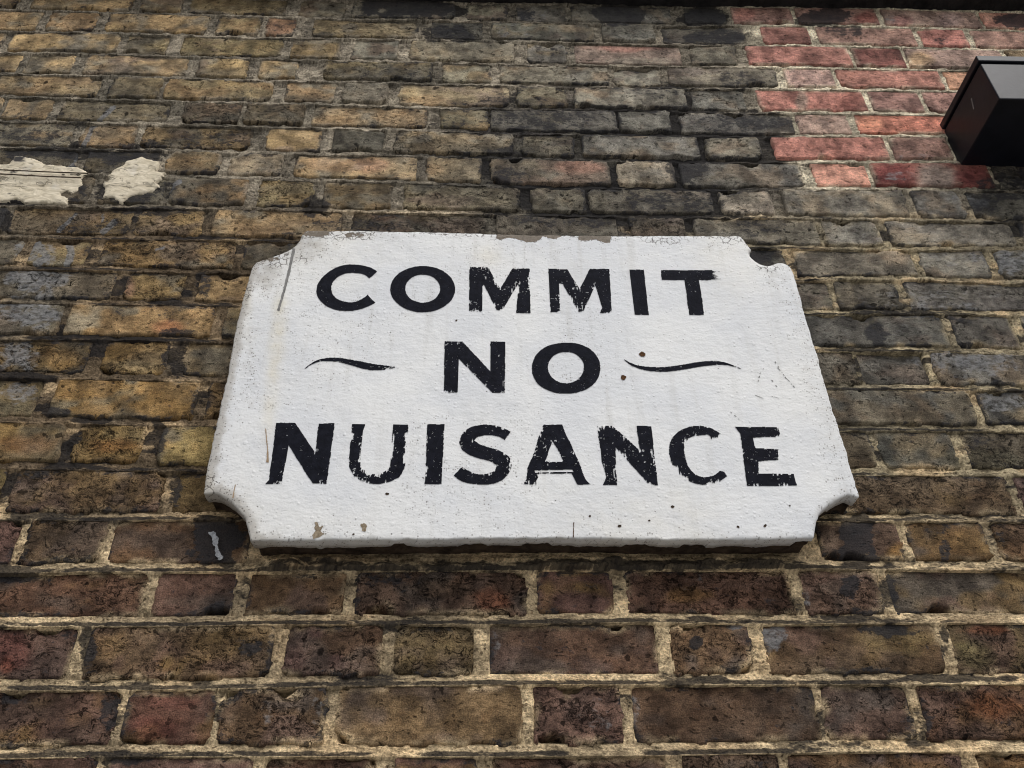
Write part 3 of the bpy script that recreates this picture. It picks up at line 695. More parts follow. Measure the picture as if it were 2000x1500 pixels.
# ------------------------------------------------------------------ flat shapes cut on a fine raster (paint films)
def inside_dist(X, Z, poly):
    """signed distance, positive inside a closed polygon"""
    P = np.asarray(poly, float); Q = np.roll(P, -1, 0)
    d2 = np.full(X.shape, 1e9); ins = np.zeros(X.shape, bool)
    for (ax, az), (bx_, bz) in zip(P, Q):
        ex, ez = bx_ - ax, bz - az
        L2 = ex * ex + ez * ez + 1e-18
        t = np.clip(((X - ax) * ex + (Z - az) * ez) / L2, 0, 1)
        d2 = np.minimum(d2, (X - ax - t * ex) ** 2 + (Z - az - t * ez) ** 2)
        cr = (az > Z) != (bz > Z)
        with np.errstate(divide='ignore', invalid='ignore'):
            xi = ax + (Z - az) * ex / (ez if abs(ez) > 1e-12 else 1e-12)
        ins ^= cr & (X < xi)
    return np.where(ins, 1, -1) * np.sqrt(d2)
def raster(name, polys, mat, parent, t, keep, cell=0.00065, holes=(), lift=0.0005):
    Ps = [np.stack(at(np.array(p, float)[:, 0], np.array(p, float)[:, 1], t), -1) for p in polys]
    Hs = [np.stack(at(np.array(p, float)[:, 0], np.array(p, float)[:, 1], t), -1) for p in holes]
    allp = np.concatenate(Ps); mn = allp.min(0) - .003; mx = allp.max(0) + .003
    gx = np.arange(mn[0], mx[0], cell); gz = np.arange(mn[1], mx[1], cell)
    CX, CZ = np.meshgrid(gx[:-1] + cell / 2, gz[:-1] + cell / 2, indexing='ij')
    d = np.full(CX.shape, -1.0)
    for p in Ps: d = np.maximum(d, inside_dist(CX, CZ, p))
    for p in Hs: d = np.minimum(d, -inside_dist(CX, CZ, p))
    u = (CX - mn[0]) / (mx[0] - mn[0]); v = (CZ - mn[1]) / (mx[1] - mn[1])
    K = keep(CX, CZ, d, u, v)
    ii, jj = np.nonzero(K)
    nz = len(gz)
    q = np.stack([ii * nz + jj, (ii + 1) * nz + jj, (ii + 1) * nz + jj + 1, ii * nz + jj + 1], -1)
    uq, inv = np.unique(q.ravel(), return_inverse=True)
    GX, GZ = gx[uq // nz], gz[uq % nz]
    cx, cz = float(GX.mean()), float(GZ.mean())
    V = np.stack([GX - cx, -front_relief(GX, GZ) if t == TS else np.zeros_like(GX), GZ - cz], -1)
    me = mesh_from(name, V, inv.reshape(-1, 4))
    return link(name, me, mat, parent, (cx - parent.location.x, -t - lift - parent.location.y, cz - parent.location.z))

# ------------------------------------------------------------------ the sign
TS = 0.053                                               # front face stands this far off the wall
OUT = [(597, 449), (650, 450), (720, 450), (800, 452), (860, 453), (920, 455), (960, 457), (1040, 458), (1110, 459), (1200, 460), (1300, 460), (1400, 460), (1445, 460),
       (1452, 466), (1458, 475), (1463, 482), (1468, 488), (1462, 493), (1466, 500), (1474, 508), (1484, 514), (1496, 518), (1507, 517), (1516, 512), (1526, 513), (1537, 515), (1546, 523),
       (1554, 545), (1561, 570), (1572, 612), (1583, 648), (1597, 696), (1610, 741), (1621, 782), (1634, 822), (1645, 857), (1655, 888), (1667, 930), (1676, 962), (1679, 972),
       (1672, 971), (1660, 966), (1648, 970), (1634, 977), (1620, 986), (1608, 996), (1600, 1006), (1596, 1018), (1592, 1033), (1591, 1051),
       (1500, 1053), (1400, 1054), (1300, 1054), (1200, 1053), (1080, 1051), (960, 1052), (840, 1053), (730, 1054), (600, 1055), (500, 1056), (488, 1057),
       (487, 1045), (485, 1033), (479, 1016), (472, 1004), (465, 995), (454, 984), (441, 974), (431, 968), (420, 964), (408, 963), (396, 966),
       (406, 904), (420, 837), (437, 760), (443, 740), (455, 665), (472, 591), (485, 546), (493, 520), (500, 512), (510, 508), (535, 500), (560, 490), (574, 482), (583, 472), (589, 458)]
sx0, sz0 = at(1040.0, 1054.0, TS)
sign = bpy.data.objects.new('painted_sign', None); COL.objects.link(sign)
sign.location = (float(sx0), 0.0, float(sz0))
tag(sign, 'white painted sign board with notched corners and black lettering on the brick wall', 'sign')
def outline(step=0.0024):
    P = np.stack(at(np.array(OUT, float)[:, 0], np.array(OUT, float)[:, 1], TS), -1)
    pts = []
    for a, b in zip(P, np.roll(P, -1, 0)):
        n = max(1, int(np.hypot(*(b - a)) / step))
        for i in range(n): pts.append(a + (b - a) * i / n)
    return np.array(pts)
OP = outline()
for _ in range(2): OP = .25 * np.roll(OP, 1, 0) + .5 * OP + .25 * np.roll(OP, -1, 0)
tang = np.roll(OP, -1, 0) - np.roll(OP, 1, 0)
nrm = np.stack([tang[:, 1], -tang[:, 0]], -1); nrm /= np.linalg.norm(nrm, axis=1)[:, None]
if np.sum(OP[:, 0] * np.roll(OP, -1, 0)[:, 1] - OP[:, 1] * np.roll(OP, -1, 0)[:, 0]) < 0: nrm = -nrm
arc = np.concatenate([[0], np.cumsum(np.linalg.norm(np.diff(OP, axis=0), axis=1))])
OP = OP + nrm * (0.0011 * fbm(arc * 60, arc * 0, 5, 3) + 0.0006 * fbm(arc * 300, arc * 0, 6, 2))[:, None]
down = sstep(-.2, .6, -nrm[:, 1])
def in_off(d): 
    s = nrm.copy()
    for _ in range(int(d / 0.0008) + 1): s = .25 * np.roll(s, 1, 0) + .5 * s + .25 * np.roll(s, -1, 0)
    return OP - s * d
F0 = in_off(0.0030)
# front face: constrained triangulation of the outline with an interior grid
gx = np.arange(OP[:, 0].min(), OP[:, 0].max(), 0.0042); gz = np.arange(OP[:, 1].min(), OP[:, 1].max(), 0.0042)
GX, GZ = np.meshgrid(gx, gz, indexing='ij')
GX = GX.ravel() + rng.normal(0, .0004, GX.size); GZ = GZ.ravel() + rng.normal(0, .0004, GZ.size)
dd = inside_dist(GX, GZ, F0[::3])
ok = dd > 0.0035
pts2 = [Vector((float(a), float(b))) for a, b in F0] + [Vector((float(a), float(b))) for a, b in zip(GX[ok], GZ[ok])]
n0 = len(F0)
vo_, eo_, fo_, ov_, oe_, of_ = delaunay_2d_cdt(pts2, [(i, (i + 1) % n0) for i in range(n0)], [], 1, 1e-6, True)
FV = np.array([(p.x, p.y) for p in vo_]); tri = np.array([f for f in fo_ if len(f) == 3], np.int32)
A_, B_, C_ = FV[tri[:, 0]], FV[tri[:, 1]], FV[tri[:, 2]]
cw = ((B_[:, 0] - A_[:, 0]) * (C_[:, 1] - A_[:, 1]) - (B_[:, 1] - A_[:, 1]) * (C_[:, 0] - A_[:, 0])) < 0
tri[cw] = tri[cw][:, ::-1]
cen_ = (FV[tri[:, 0]] + FV[tri[:, 1]] + FV[tri[:, 2]]) / 3
tri = tri[inside_dist(cen_[:, 0], cen_[:, 1], F0) > -1e-5]
def front_relief(x, z):
    return 0.0010 * fbm(x * 9, z * 9, 61, 2) + 0.0004 * fbm(x * 60, z * 75, 62, 2)
def sign_fx(x, z):
    px, py = to_px(x, z, TS)
    d = np.zeros_like(x)
    de = np.maximum(0, inside_dist(x, z, OP[::3]))
    n = fbm(x * 18, z * 18, 71, 3); n2 = fbm(x * 55, z * 55, 72, 2)
    def near(w): return 1 - sstep(0, w, de + .006 * n)
    flake = np.zeros_like(x)
    top = (py < 520)
    flake = np.maximum(flake, near(.012) * .62 * sstep(500, 470, py))
    flake = np.maximum(flake, .98 * sstep(956, 975, px) * sstep(1200, 1190, px) * sstep(476, 466, py + 9 * n2 + 16 * np.exp(-((px - 1112) / 18) ** 2) - 10 * sstep(1150, 1180, px) * sstep(1195, 1180, px)))   # missing strip
    flake = np.maximum(flake, .86 * np.exp(-((px - 620) / 85) ** 2 - ((py - 455) / 16) ** 2))
    flake = np.maximum(flake, .78 * np.exp(-((px - 690) / 70) ** 2 - ((py - 458) / 16) ** 2))
    flake = np.maximum(flake, .80 * np.exp(-((px - 528) / 46) ** 2 - ((py - 505) / 20) ** 2))
    flake = np.maximum(flake, .62 * np.exp(-((px - 480) / 16) ** 2 - ((py - 570) / 40) ** 2))
    flake = np.maximum(flake, .55 * np.exp(-((px - 590) / 24) ** 2 - ((py - 505) / 22) ** 2))
    flake = np.maximum(flake, .62 * np.exp(-((px - 411) / 16) ** 2 - ((py - 945) / 28) ** 2))
    flake = np.maximum(flake, .55 * np.exp(-((px - 1310) / 70) ** 2 - ((py - 470) / 12) ** 2))
    flake = np.maximum(flake, .55 * np.exp(-((px - 1425) / 30) ** 2 - ((py - 470) / 14) ** 2))
    flake = np.maximum(flake, .60 * np.exp(-((px - 1500) / 40) ** 2 - ((py - 522) / 14) ** 2))
    grime = .80 * near(.034) * sstep(560, 470, px) + .42 * near(.016)
    grime = np.maximum(grime, .72 * np.exp(-((px - 590) / 80) ** 2 - ((py - 480) / 48) ** 2))
    grime = np.maximum(grime, .74 * np.exp(-((px - 518) / 48) ** 2 - ((py - 535) / 46) ** 2))
    grime = np.maximum(grime, .42 * np.exp(-((px - 490) / 26) ** 2 - ((py - 680) / 170) ** 2))
    grime = np.maximum(grime, .45 * np.exp(-((px - 1520) / 50) ** 2 - ((py - 540) / 30) ** 2))
    grime = np.maximum(grime, .34 * sstep(.05, .0, np.abs(x - OP[:, 0].max() + .02)) )
    grime = np.maximum(grime, .40 * np.exp(-((px - 500) / 60) ** 2 - ((py - 780) / 30) ** 2))
    grime = np.maximum(grime, .30 * np.exp(-((px - 1640) / 40) ** 2 - ((py - 940) / 60) ** 2))
    grime = np.maximum(grime, .26 * sstep(960, 1030, py) * sstep(-.3, .4, n))
    grime = np.maximum(grime, .34 * sstep(540, 465, py) * sstep(-.4, .4, n))
    grime = np.maximum(grime, .24 * sstep(.1, .5, fbm(x * 7, z * 5, 79, 4, .6)))
    # dirt washed down from the head of the board and the wall's damp
    yel = .45 * np.exp(-((px - (548 - .10 * (py - 600))) / 15) ** 2) * sstep(545, 610, py) * sstep(960, 700, py)
    yel = np.maximum(yel, .25 * np.exp(-((px - 952) / 30) ** 2 - ((py - 500) / 24) ** 2))
    yel = np.maximum(yel, .22 * np.exp(-((px - 490) / 26) ** 2 - ((py - 1005) / 60) ** 2))
    yel = np.maximum(yel, .50 * np.exp(-((px - 405) / 14) ** 2 - ((py - 940) / 30) ** 2))
    yel = np.maximum(yel, .40 * np.exp(-((px - 482) / 10) ** 2 - ((py - 575) / 60) ** 2))
    yel = np.maximum(yel, .12 * sstep(-.1, .6, fbm(x * 5, z * 3, 75, 2)))
    return np.stack([np.clip(flake, 0, 1), np.clip(grime, 0, 1), np.clip(yel, 0, 1)], -1)
loops = []
Tedge = 0.024 + 0.0035 * fbm(arc * 22, arc * 0, 8, 3) + 0.0015 * fbm(arc * 90, arc * 0, 9, 2)
bites = np.zeros_like(arc)
pxo, pyo = to_px(OP[:, 0], OP[:, 1], TS)
for x, w, dpt in ((777, 16, .010), (540, 40, .004), (925, 30, .006), (1050, 34, .009), (1245, 30, .007), (1360, 30, .008), (1440, 40, .004), (1575, 26, .016), (1595, 14, .012), (1615, 12, .008), (1530, 30, .005)):
    bites = np.maximum(bites, dpt * (1 - sstep(.6, 1.0, np.abs(pxo - x) / w)) * sstep(960, 1000, pyo))
Tedge = Tedge - bites
for ins, dep_ in ((0.0019, 0.0003), (0.0008, 0.0010), (0.0002, 0.0021), (0.0, 0.0050), (0.0, 0.012), (0.0, None), (0.0035, None), (0.006, 0.05)):
    P = in_off(ins) if ins > 0 else OP
    dy = (Tedge if dep_ is None else np.full(len(OP), dep_))
    if dep_ == 0.05: dy = Tedge - 0.006
    if ins == 0.0 and dep_: dy = np.minimum(dy, Tedge * .9)
    wav = 0.0006 * fbm(arc * 120, dy * 400 + 3, 12, 2)
    loops.append(np.stack([P[:, 0] + nrm[:, 0] * wav, -TS + dy, P[:, 1] + nrm[:, 1] * wav], -1))
nfv = len(FV)
Vf = np.stack([FV[:, 0], -TS - front_relief(FV[:, 0], FV[:, 1]), FV[:, 1]], -1)
Vall = np.concatenate([Vf] + loops)
qs = []
prev = None
# outline vertices of the triangulated face keep their order (input 0..n0-1)
first = np.zeros(n0, np.int32)
look = {}
for i, src in enumerate(ov_):
    for s in src:
        if s < n0: look[s] = i
first = np.array([look[i] for i in range(n0)], np.int32)
prev = first
for li in range(len(loops)):
    cur = nfv + li * n0 + np.arange(n0)
    p2 = np.roll(prev, -1); c2 = np.roll(cur, -1)
    qs.append(np.stack([prev, cur, c2, p2], -1)); prev = cur
fxF = sign_fx(FV[:, 0], FV[:, 1])
fxO = sign_fx(F0[:, 0], F0[:, 1])
fxs = [fxF] + [fxO.copy() for _ in loops]
for li in (3, 4, 5, 6, 7):
    fxs[1 + li][:, 1] = np.maximum(fxs[1 + li][:, 1], .30 + .15 * fbm(arc * 30, arc * 0, 15, 2))  # edge loops greyed: dirt plus the underside's shade put into the tone
for li in (6, 7): fxs[1 + li][:, 0] = 1.0
off_ = np.array([sign.location.x, 0, sign.location.z])
import bmesh
bm = bmesh.new()
bvs = [bm.verts.new(tuple(p - off_)) for p in Vall]
for t3 in tri:
    try: bm.faces.new((bvs[t3[0]], bvs[t3[1]], bvs[t3[2]]))
    except ValueError: pass
for q in np.concatenate(qs):
    if len(set(q.tolist())) == 4:
        try: bm.faces.new([bvs[i] for i in q])
        except ValueError: pass
bmesh.ops.recalc_face_normals(bm, faces=bm.faces)
for f in bm.faces: f.smooth = True
me = bpy.data.meshes.new('board'); bm.to_mesh(me); bm.free()
a = me.color_attributes.new('fx', 'FLOAT_COLOR', 'POINT')
dat = np.ones((len(Vall), 4), np.float32); dat[:, :3] = np.concatenate(fxs); a.data.foreach_set('color', dat.ravel())
board = link('board', me, M_BOARD, sign)
board['label'] = 'white painted board face, flaking along its top edge'
# decayed body of the board between its painted skin and the wall
B0, B1 = in_off(0.0035), in_off(0.005)
ii = np.arange(0, len(OP), 2)
lp = []
for P, yy in ((B0, -TS + .004), (B0, -TS + .022), (B1, -TS + .030), (B1, -0.014), (B0, 0.012)):
    w_ = 0.0025 * fbm(arc * 40, arc * 0 + yy * 300, 21, 3)
    lp.append(np.stack([P[:, 0] + nrm[:, 0] * w_, np.full(len(P), yy), P[:, 1] + nrm[:, 1] * w_], -1)[ii])
nb = len(ii); Vb = np.concatenate(lp) - off_
qb = []
for li in range(len(lp) - 1):
    j = np.arange(nb); j2 = (j + 1) % nb
    qb.append(np.stack([li * nb + j, (li + 1) * nb + j, (li + 1) * nb + j2, li * nb + j2], -1))
me = mesh_from('backing', Vb, np.concatenate(qb))
bk = link('backing', me, M_RUBBLE, sign); bk['label'] = 'dark crumbling body of the board seen under its edge'

# ---- lettering: outlines in photograph pixels, worn with a dry brush
def zp(x0, y0, s, pts): return [(x0 + x * s, y0 + y * s) for x, y in pts]
def ell(cx, cy, rx, ry, n=64, e=2.0):
    o = []
    for i in range(n):
        a = 2 * math.pi * i / n; c, s_ = math.cos(a), math.sin(a)
        o.append((cx + rx * math.copysign(abs(c) ** (2 / e), c), cy + ry * math.copysign(abs(s_) ** (2 / e), s_)))
    return o
def stroke(pts):
    P = np.array(pts, float); t = np.linspace(0, len(P) - 1, 60)
    Q = np.stack([np.interp(t, np.arange(len(P)), P[:, i]) for i in range(3)], -1)
    for _ in range(3): Q[1:-1] = .25 * Q[:-2] + .5 * Q[1:-1] + .25 * Q[2:]
    tg = np.gradient(Q[:, :2], axis=0); tg /= np.linalg.norm(tg, axis=1)[:, None]
    n_ = np.stack([-tg[:, 1], tg[:, 0]], -1)
    return [tuple(p) for p in Q[:, :2] + n_ * Q[:, 2:]] + [tuple(p) for p in (Q[:, :2] - n_ * Q[:, 2:])[::-1]]
RA, RB, RC, RD = (600, 500, .2), (1000, 500, .22), (580, 650, .22), (1010, 650, .22)
RE, RF, RG = (500, 810, .2), (860, 810, .2), (1180, 810, .2)
def curve(pts, it=2):
    P = [np.array(p, float) for p in pts]
    return P
LET = [
 ('letter_c', [zp(*RA, [(685, 155), (640, 125), (560, 98), (450, 85), (350, 92), (250, 130), (160, 195), (105, 270), (88, 330), (95, 390), (130, 445), (200, 500), (290, 530), (390, 538), (480, 530), (570, 505), (640, 472), (665, 455), (625, 420), (590, 378), (560, 408), (500, 440), (440, 455), (380, 450), (310, 430), (260, 395), (235, 345), (235, 300), (255, 245), (310, 200), (370, 175), (440, 168), (510, 172), (560, 185), (608, 222)])], [], .10, .0, 1),
 ('letter_o', [zp(*RA, ell(1128, 325, 317, 225))], [zp(*RA, ell(1128, 320, 170, 137))], .03, .0, 1),
 ('letter_m', [[(916.6, 521.6), (953, 522.4), (977, 564.4), (1001, 524), (1035, 524.5), (1036, 612), (1008, 612), (1013, 553), (981, 606), (970, 606), (945, 556), (942, 560), (942, 610), (916, 610)]], [], .46, .95, 0),
 ('letter_m', [zp(*RB, [(322, 112), (490, 118), (600, 295), (690, 115), (862, 120), (888, 510), (775, 512), (800, 465), (740, 262), (630, 495), (590, 495), (450, 250), (418, 240), (430, 495), (342, 500)])], [], .46, .75, 0),
 ('letter_i', [zp(*RB, [(1042, 125), (1170, 125), (1213, 525), (1088, 525)])], [], .22, .2, 0),
 ('letter_t', [zp(*RB, [(1322, 128), (1840, 128), (1855, 215), (1660, 215), (1690, 395), (1705, 525), (1575, 525), (1530, 215), (1328, 215)])], [], .26, .25, 0),
 ('letter_n', [zp(*RC, [(1310, 75), (1470, 78), (1718, 345), (1718, 78), (1850, 82), (1845, 535), (1735, 535), (1438, 232), (1425, 532), (1305, 532)])], [], .28, .7, 0),
 ('letter_o', [zp(*RD, ell(434, 315, 303, 226, 64, 2.15))], [zp(*RD, ell(433, 310, 160, 140))], .18, .0, 1),
 ('letter_n', [zp(*RE, [(198, 82), (383, 82), (580, 375), (612, 90), (770, 82), (690, 678), (555, 672), (500, 590), (320, 300), (250, 678), (90, 680), (125, 640)])], [], .34, .55, 0),
 ('letter_u', [zp(*RE, [(937, 95), (1070, 95), (1045, 160), (1030, 300), (1020, 440), (1050, 535), (1110, 580), (1190, 585), (1260, 555), (1310, 510), (1318, 430), (1338, 97), (1490, 97), (1470, 380), (1450, 530), (1400, 610), (1320, 655), (1210, 680), (1120, 675), (1020, 645), (950, 595), (912, 510), (912, 420)])], [], .52, .3, 0),
 ('letter_i', [zp(*RE, [(1672, 97), (1840, 97), (1812, 678), (1645, 680), (1655, 600)])], [], .42, .3, 0),
 ('letter_s', [zp(*RF, [(688, 165), (600, 120), (500, 98), (400, 95), (300, 115), (220, 170), (183, 250), (195, 315), (240, 370), (320, 410), (430, 440), (510, 460), (550, 500), (535, 545), (470, 575), (380, 585), (290, 560), (210, 510), (130, 595), (190, 645), (280, 672), (400, 685), (500, 680), (590, 650), (660, 590), (697, 510), (695, 440), (650, 385), (570, 345), (470, 315), (380, 290), (330, 250), (360, 215), (430, 198), (520, 200), (580, 215), (628, 243)])], [], .32, .3, 1),
 ('letter_a', [zp(*RF, [(1005, 100), (1190, 100), (1230, 200), (1340, 430), (1420, 640), (1470, 682), (1340, 685), (1280, 575), (970, 575), (935, 650), (940, 685), (785, 680), (840, 640), (850, 520), (920, 360), (960, 220)])], [zp(*RF, [(1095, 255), (1030, 450), (1060, 465), (1190, 462), (1200, 450), (1170, 390)]), zp(*RF, [(920, 545), (1290, 535), (1300, 560), (930, 566)])], .50, .5, 0),
 ('letter_n', [[(1166.4, 832), (1196, 832.4), (1249, 880), (1242.4, 832), (1272, 833), (1276, 876), (1285, 948), (1269, 948), (1202, 874), (1205, 948), (1178, 947), (1184, 932), (1175, 900)]], [], .50, .5, 0),
 ('letter_c', [zp(*RG, [(1140, 190), (1050, 135), (950, 108), (850, 115), (740, 155), (660, 220), (628, 320), (640, 430), (690, 540), (770, 620), (870, 670), (980, 688), (1080, 680), (1150, 645), (1198, 600), (1172, 560), (1130, 550), (1060, 600), (980, 615), (890, 590), (820, 520), (790, 420), (780, 320), (810, 245), (870, 210), (950, 205), (1020, 225), (1075, 268)])], [], .66, .1, 1),
 ('letter_e', [zp(*RG, [(1278, 120), (1710, 122), (1725, 190), (1700, 215), (1450, 222), (1475, 325), (1700, 340), (1700, 440), (1505, 455), (1510, 575), (1850, 578), (1880, 695), (1395, 697), (1330, 190)])], [], .42, .3, 0),
]
def smooth_poly(p, it=2):
    P = [np.array(q, float) for q in p]
    for _ in range(it):                                  # corner cutting that keeps the sharp terminals
        o = []
        for i in range(len(P)):
            a, b, c = P[i - 1], P[i], P[(i + 1) % len(P)]
            u, w = b - a, c - b
            ang = abs(math.atan2(u[0] * w[1] - u[1] * w[0], u @ w))
            o += [b] if ang > .75 else [.25 * a + .75 * b, .75 * b + .25 * c]
        P = o
    return np.array(P)
def dry(w, foot, seed, streak=None):
    def keep(X, Z, d, u, v):
        fleck = fbm(X * 340, Z * 430, seed, 3)                       # small chips
        brush = fbm(X * 560, Z * 55, seed + 2, 2)                    # bristle marks along the stems
        patchy = fbm(X * 42, Z * 42, seed + 3, 3)
        e = 0.0004 * fbm(X * 200, Z * 200, seed + 7, 2) + 0.0010 * w * np.clip(fbm(X * 110, Z * 110, seed + 8, 3), -.2, 1)
        edge = 1 - sstep(0.0, 0.008, d)
        thin = w * (0.45 + 1.2 * sstep(-.15, .4, patchy)) * (.5 + .8 * edge)
        gone = (.42 * fleck + .75 * brush) > (1.0 - 1.05 * thin)
        gone |= fleck > (.72 - .48 * w * (.35 + .65 * sstep(-.2, .4, patchy)))
        ft = foot * (1 - sstep(.02, .17, v)) * (.6 + .8 * sstep(-.3, .3, patchy))
        gone |= (.8 * fleck + .25 * brush) > (.85 - .95 * ft)
        if streak is not None:
            a, b = streak
            k_ = sstep(a, b, u) * (v > .75)
            gone |= (.35 * fleck + .9 * fbm(X * 60, Z * 700, seed + 5, 2)) > (1.1 - 1.75 * k_)
        return (d > e) & ~gone
    return keep
for i, (nm, polys, holes, w, foot, sm) in enumerate(LET):
    if sm: polys = [smooth_poly(p, 2) if nm != 'letter_o' else p for p in polys]
    raster(nm, polys, M_LETTER, sign, TS, dry(w, foot, 100 + 17 * i, (.70, 1.0) if nm == 'letter_t' else None), holes=holes, lift=0.0006)
FL = [[(70, 320, 3), (130, 275, 6), (200, 247, 9), (270, 238, 14), (340, 238, 17), (420, 250, 21), (500, 268, 25), (580, 287, 29), (660, 302, 29), (730, 308, 24), (800, 308, 16), (880, 308, 5)],
      [(950, 238, 3), (990, 270, 7), (1050, 298, 11), (1120, 315, 15), (1200, 325, 19), (1280, 328, 21), (1360, 322, 22), (1450, 308, 22), (1540, 293, 22), (1630, 277, 22), (1720, 267, 20), (1800, 267, 15), (1870, 277, 9), (1935, 298, 4), (1992, 318, 1.6)]]
for i, (reg, f) in enumerate(zip((RC, RD), FL)):
    def kp(X, Z, d, u, v, i=i):
        n = .6 * fbm(X * 80, Z * 700, 300 + i, 2) + .6 * fbm(X * 330, Z * 420, 310 + i, 2)
        end = sstep(.74, 1.0, u) if i == 0 else sstep(.86, 1.0, u) * .8
        return (d > 0.0003 * fbm(X * 400, Z * 400, 5, 1)) & (n > -.55 + 0.75 * end)
    raster('flourish', [zp(*reg, stroke(f))], M_LETTER, sign, TS, kp, lift=0.0006)
# ---- marks on the board
def rough(seed, amp=.0012, sc=240):
    return lambda X, Z, d, u, v: d > amp * fbm(X * sc, Z * sc, seed, 3)
raster('drip_stain', [[(572, 484), (577, 486), (566, 535), (553, 585), (546, 608), (542, 607), (552, 570), (562, 530)]], M_DRIP, sign, TS, rough(1, .0007), lift=0.0005)
raster('rust_scratch', [[(518, 837), (520, 838), (524, 880), (525, 904), (520, 903), (522, 880)]], M_SCRATCH, sign, TS, rough(2, .0003), cell=.0006, lift=0.0005)
raster('rust_scratch', [[(459, 947), (461, 947), (456, 973), (454, 973)]], M_SCRATCH, sign, TS, rough(3, .0003), cell=.0006, lift=0.0005)
raster('paint_chip', [[(614, 1020), (622, 1022), (624, 1030), (631, 1028), (626, 1038), (632, 1043), (624, 1050), (612, 1052), (610, 1044), (616, 1036)]], M_CHIP, sign, TS, rough(4, .0014), lift=0.0005)
raster('paint_chip', [[(704, 1024), (712, 1022), (717, 1028), (714, 1038), (708, 1036)]], M_CHIP, sign, TS, rough(5, .0014), lift=0.0005)
for x, y, r in ((1254.6, 692.2, 5.6), (1217.5, 737.6, 5.0)):
    raster('rusty_screw', [ell(x, y, r, r * .95, 20)], M_RUST, sign, TS, rough(int(x), .0016), cell=.0006, lift=0.0008)
for x, y, r in ((756, 965, 3.5), (1314, 990, 3.6), (1268, 1017, 3.4), (690, 1044, 3.4), (833, 981, 2.0), (1542, 988, 3.0), (1494, 1026, 3.5), (891, 626, 3.0), (1440, 1029, 3), (1210, 1028, 3.4), (872, 818, 2.6), (1152, 1009, 2.4)):
    raster('pit_mark', [ell(x, y, r * .8, r * .65, 14)], M_RUBBLE, sign, TS, rough(int(x) + 7, .0016), cell=.0006, lift=0.0005)
raster('crack_line', [[(1120, 1020), (1121.4, 1020), (1120.6, 1050), (1118.8, 1050)]], M_RUST, sign, TS, rough(31, .0002), cell=.0005, lift=0.0005)
for i, pts in enumerate(([(1490, 720), (1520, 760)], [(1518, 718), (1556, 762)], [(1470, 770), (1490, 778)], [(1480, 745), (1484, 728)], [(1426, 805), (1444, 820)], [(1512, 705), (1535, 740)], [(1500, 772), (1522, 778)])):
    (ax, ay), (bx_, by) = pts
    raster('scuff_mark', [[(ax, ay), (ax + 1.6, ay), (bx_ + 1.6, by), (bx_, by)]], M_DRIP, sign, TS, (lambda s: lambda X, Z, d, u, v: (d > -.0001) & (fbm(X * 300, Z * 300, s, 2) > -.05))(400 + i), cell=.0006, lift=0.0005)

# ------------------------------------------------------------------ cream filler patches on the brickwork
def patch(polypx, seed, label, dark):
    P = np.stack(at(np.array(polypx, float)[:, 0], np.array(polypx, float)[:, 1], 0.004), -1)
    cell = 0.0022
    gx = np.arange(P[:, 0].min() - .006, P[:, 0].max() + .006, cell); gz = np.arange(P[:, 1].min() - .006, P[:, 1].max() + .006, cell)
    X, Z = np.meshgrid(gx, gz, indexing='ij')
    d = inside_dist(X, Z, P) + 0.0030 * fbm(X * 90, Z * 130, seed, 4, .6)
    h = 0.0024 * sstep(-.001, .004, d) + 0.0010 * fbm(X * 30, Z * 55, seed + 1, 3) + 0.0008 * fbm(X * 110, Z * 160, seed + 2, 2)
    Y = np.where(d > -0.0005, -h - 0.0010, 0.012)
    cells = (np.minimum(np.minimum(d[:-1, :-1], d[1:, :-1]), np.minimum(d[:-1, 1:], d[1:, 1:])) > -.005).ravel()
    px, py = to_px(X, Z)
    s = np.zeros_like(X)
    for x, y, rx, ry, a_ in dark:
        s = np.maximum(s, a_ * np.exp(-((px - x) / rx) ** 2 - ((py - y) / ry) ** 2))
    cx, cz = float(X.mean()), float(Z.mean())
    me = mesh_from('plaster_patch', np.stack([X - cx, Y, Z - cz], -1).reshape(-1, 3), grid_quads(*X.shape)[cells], {'fx': np.stack([s, s, s], -1).reshape(-1, 3)})
    o = link('plaster_patch', me, M_PLASTER, wall, (cx, 0, cz)); o['label'] = label
    return o
p1 = patch(zp(0, 270, .2, [(0, 240), (90, 245), (130, 165), (200, 160), (270, 180), (330, 190), (400, 220), (430, 245), (520, 250), (620, 255), (680, 270), (760, 275), (800, 290), (860, 330), (870, 350), (785, 385), (800, 440), (750, 510), (690, 545), (640, 515), (590, 540), (640, 555), (662, 585), (650, 635), (580, 630), (450, 620), (330, 625), (230, 630), (205, 600), (110, 590), (60, 605), (0, 610), (-250, 620), (-250, 235)]),
           501, 'cream filler smeared over bricks at the left edge, scored by two lines', [(36, 312, 20, 10, .95), (28, 338, 12, 6, .7), (158, 326, 12, 8, .6), (120, 352, 16, 6, .3), (20, 380, 8, 4, .6)])
patch(zp(0, 270, .2, [(1380, 170), (1450, 190), (1520, 215), (1550, 240), (1520, 310), (1610, 325), (1590, 360), (1520, 420), (1550, 470), (1480, 520), (1340, 535), (1250, 570), (1190, 625), (1130, 600), (1090, 565), (990, 570), (1020, 520), (1000, 440), (1010, 410), (1060, 400), (1050, 350), (1110, 300), (1190, 260), (1230, 215), (1300, 195)]),
      521, 'smaller ragged dab of cream filler', [(205, 355, 8, 14, .7), (262, 329, 5, 3, .6)])
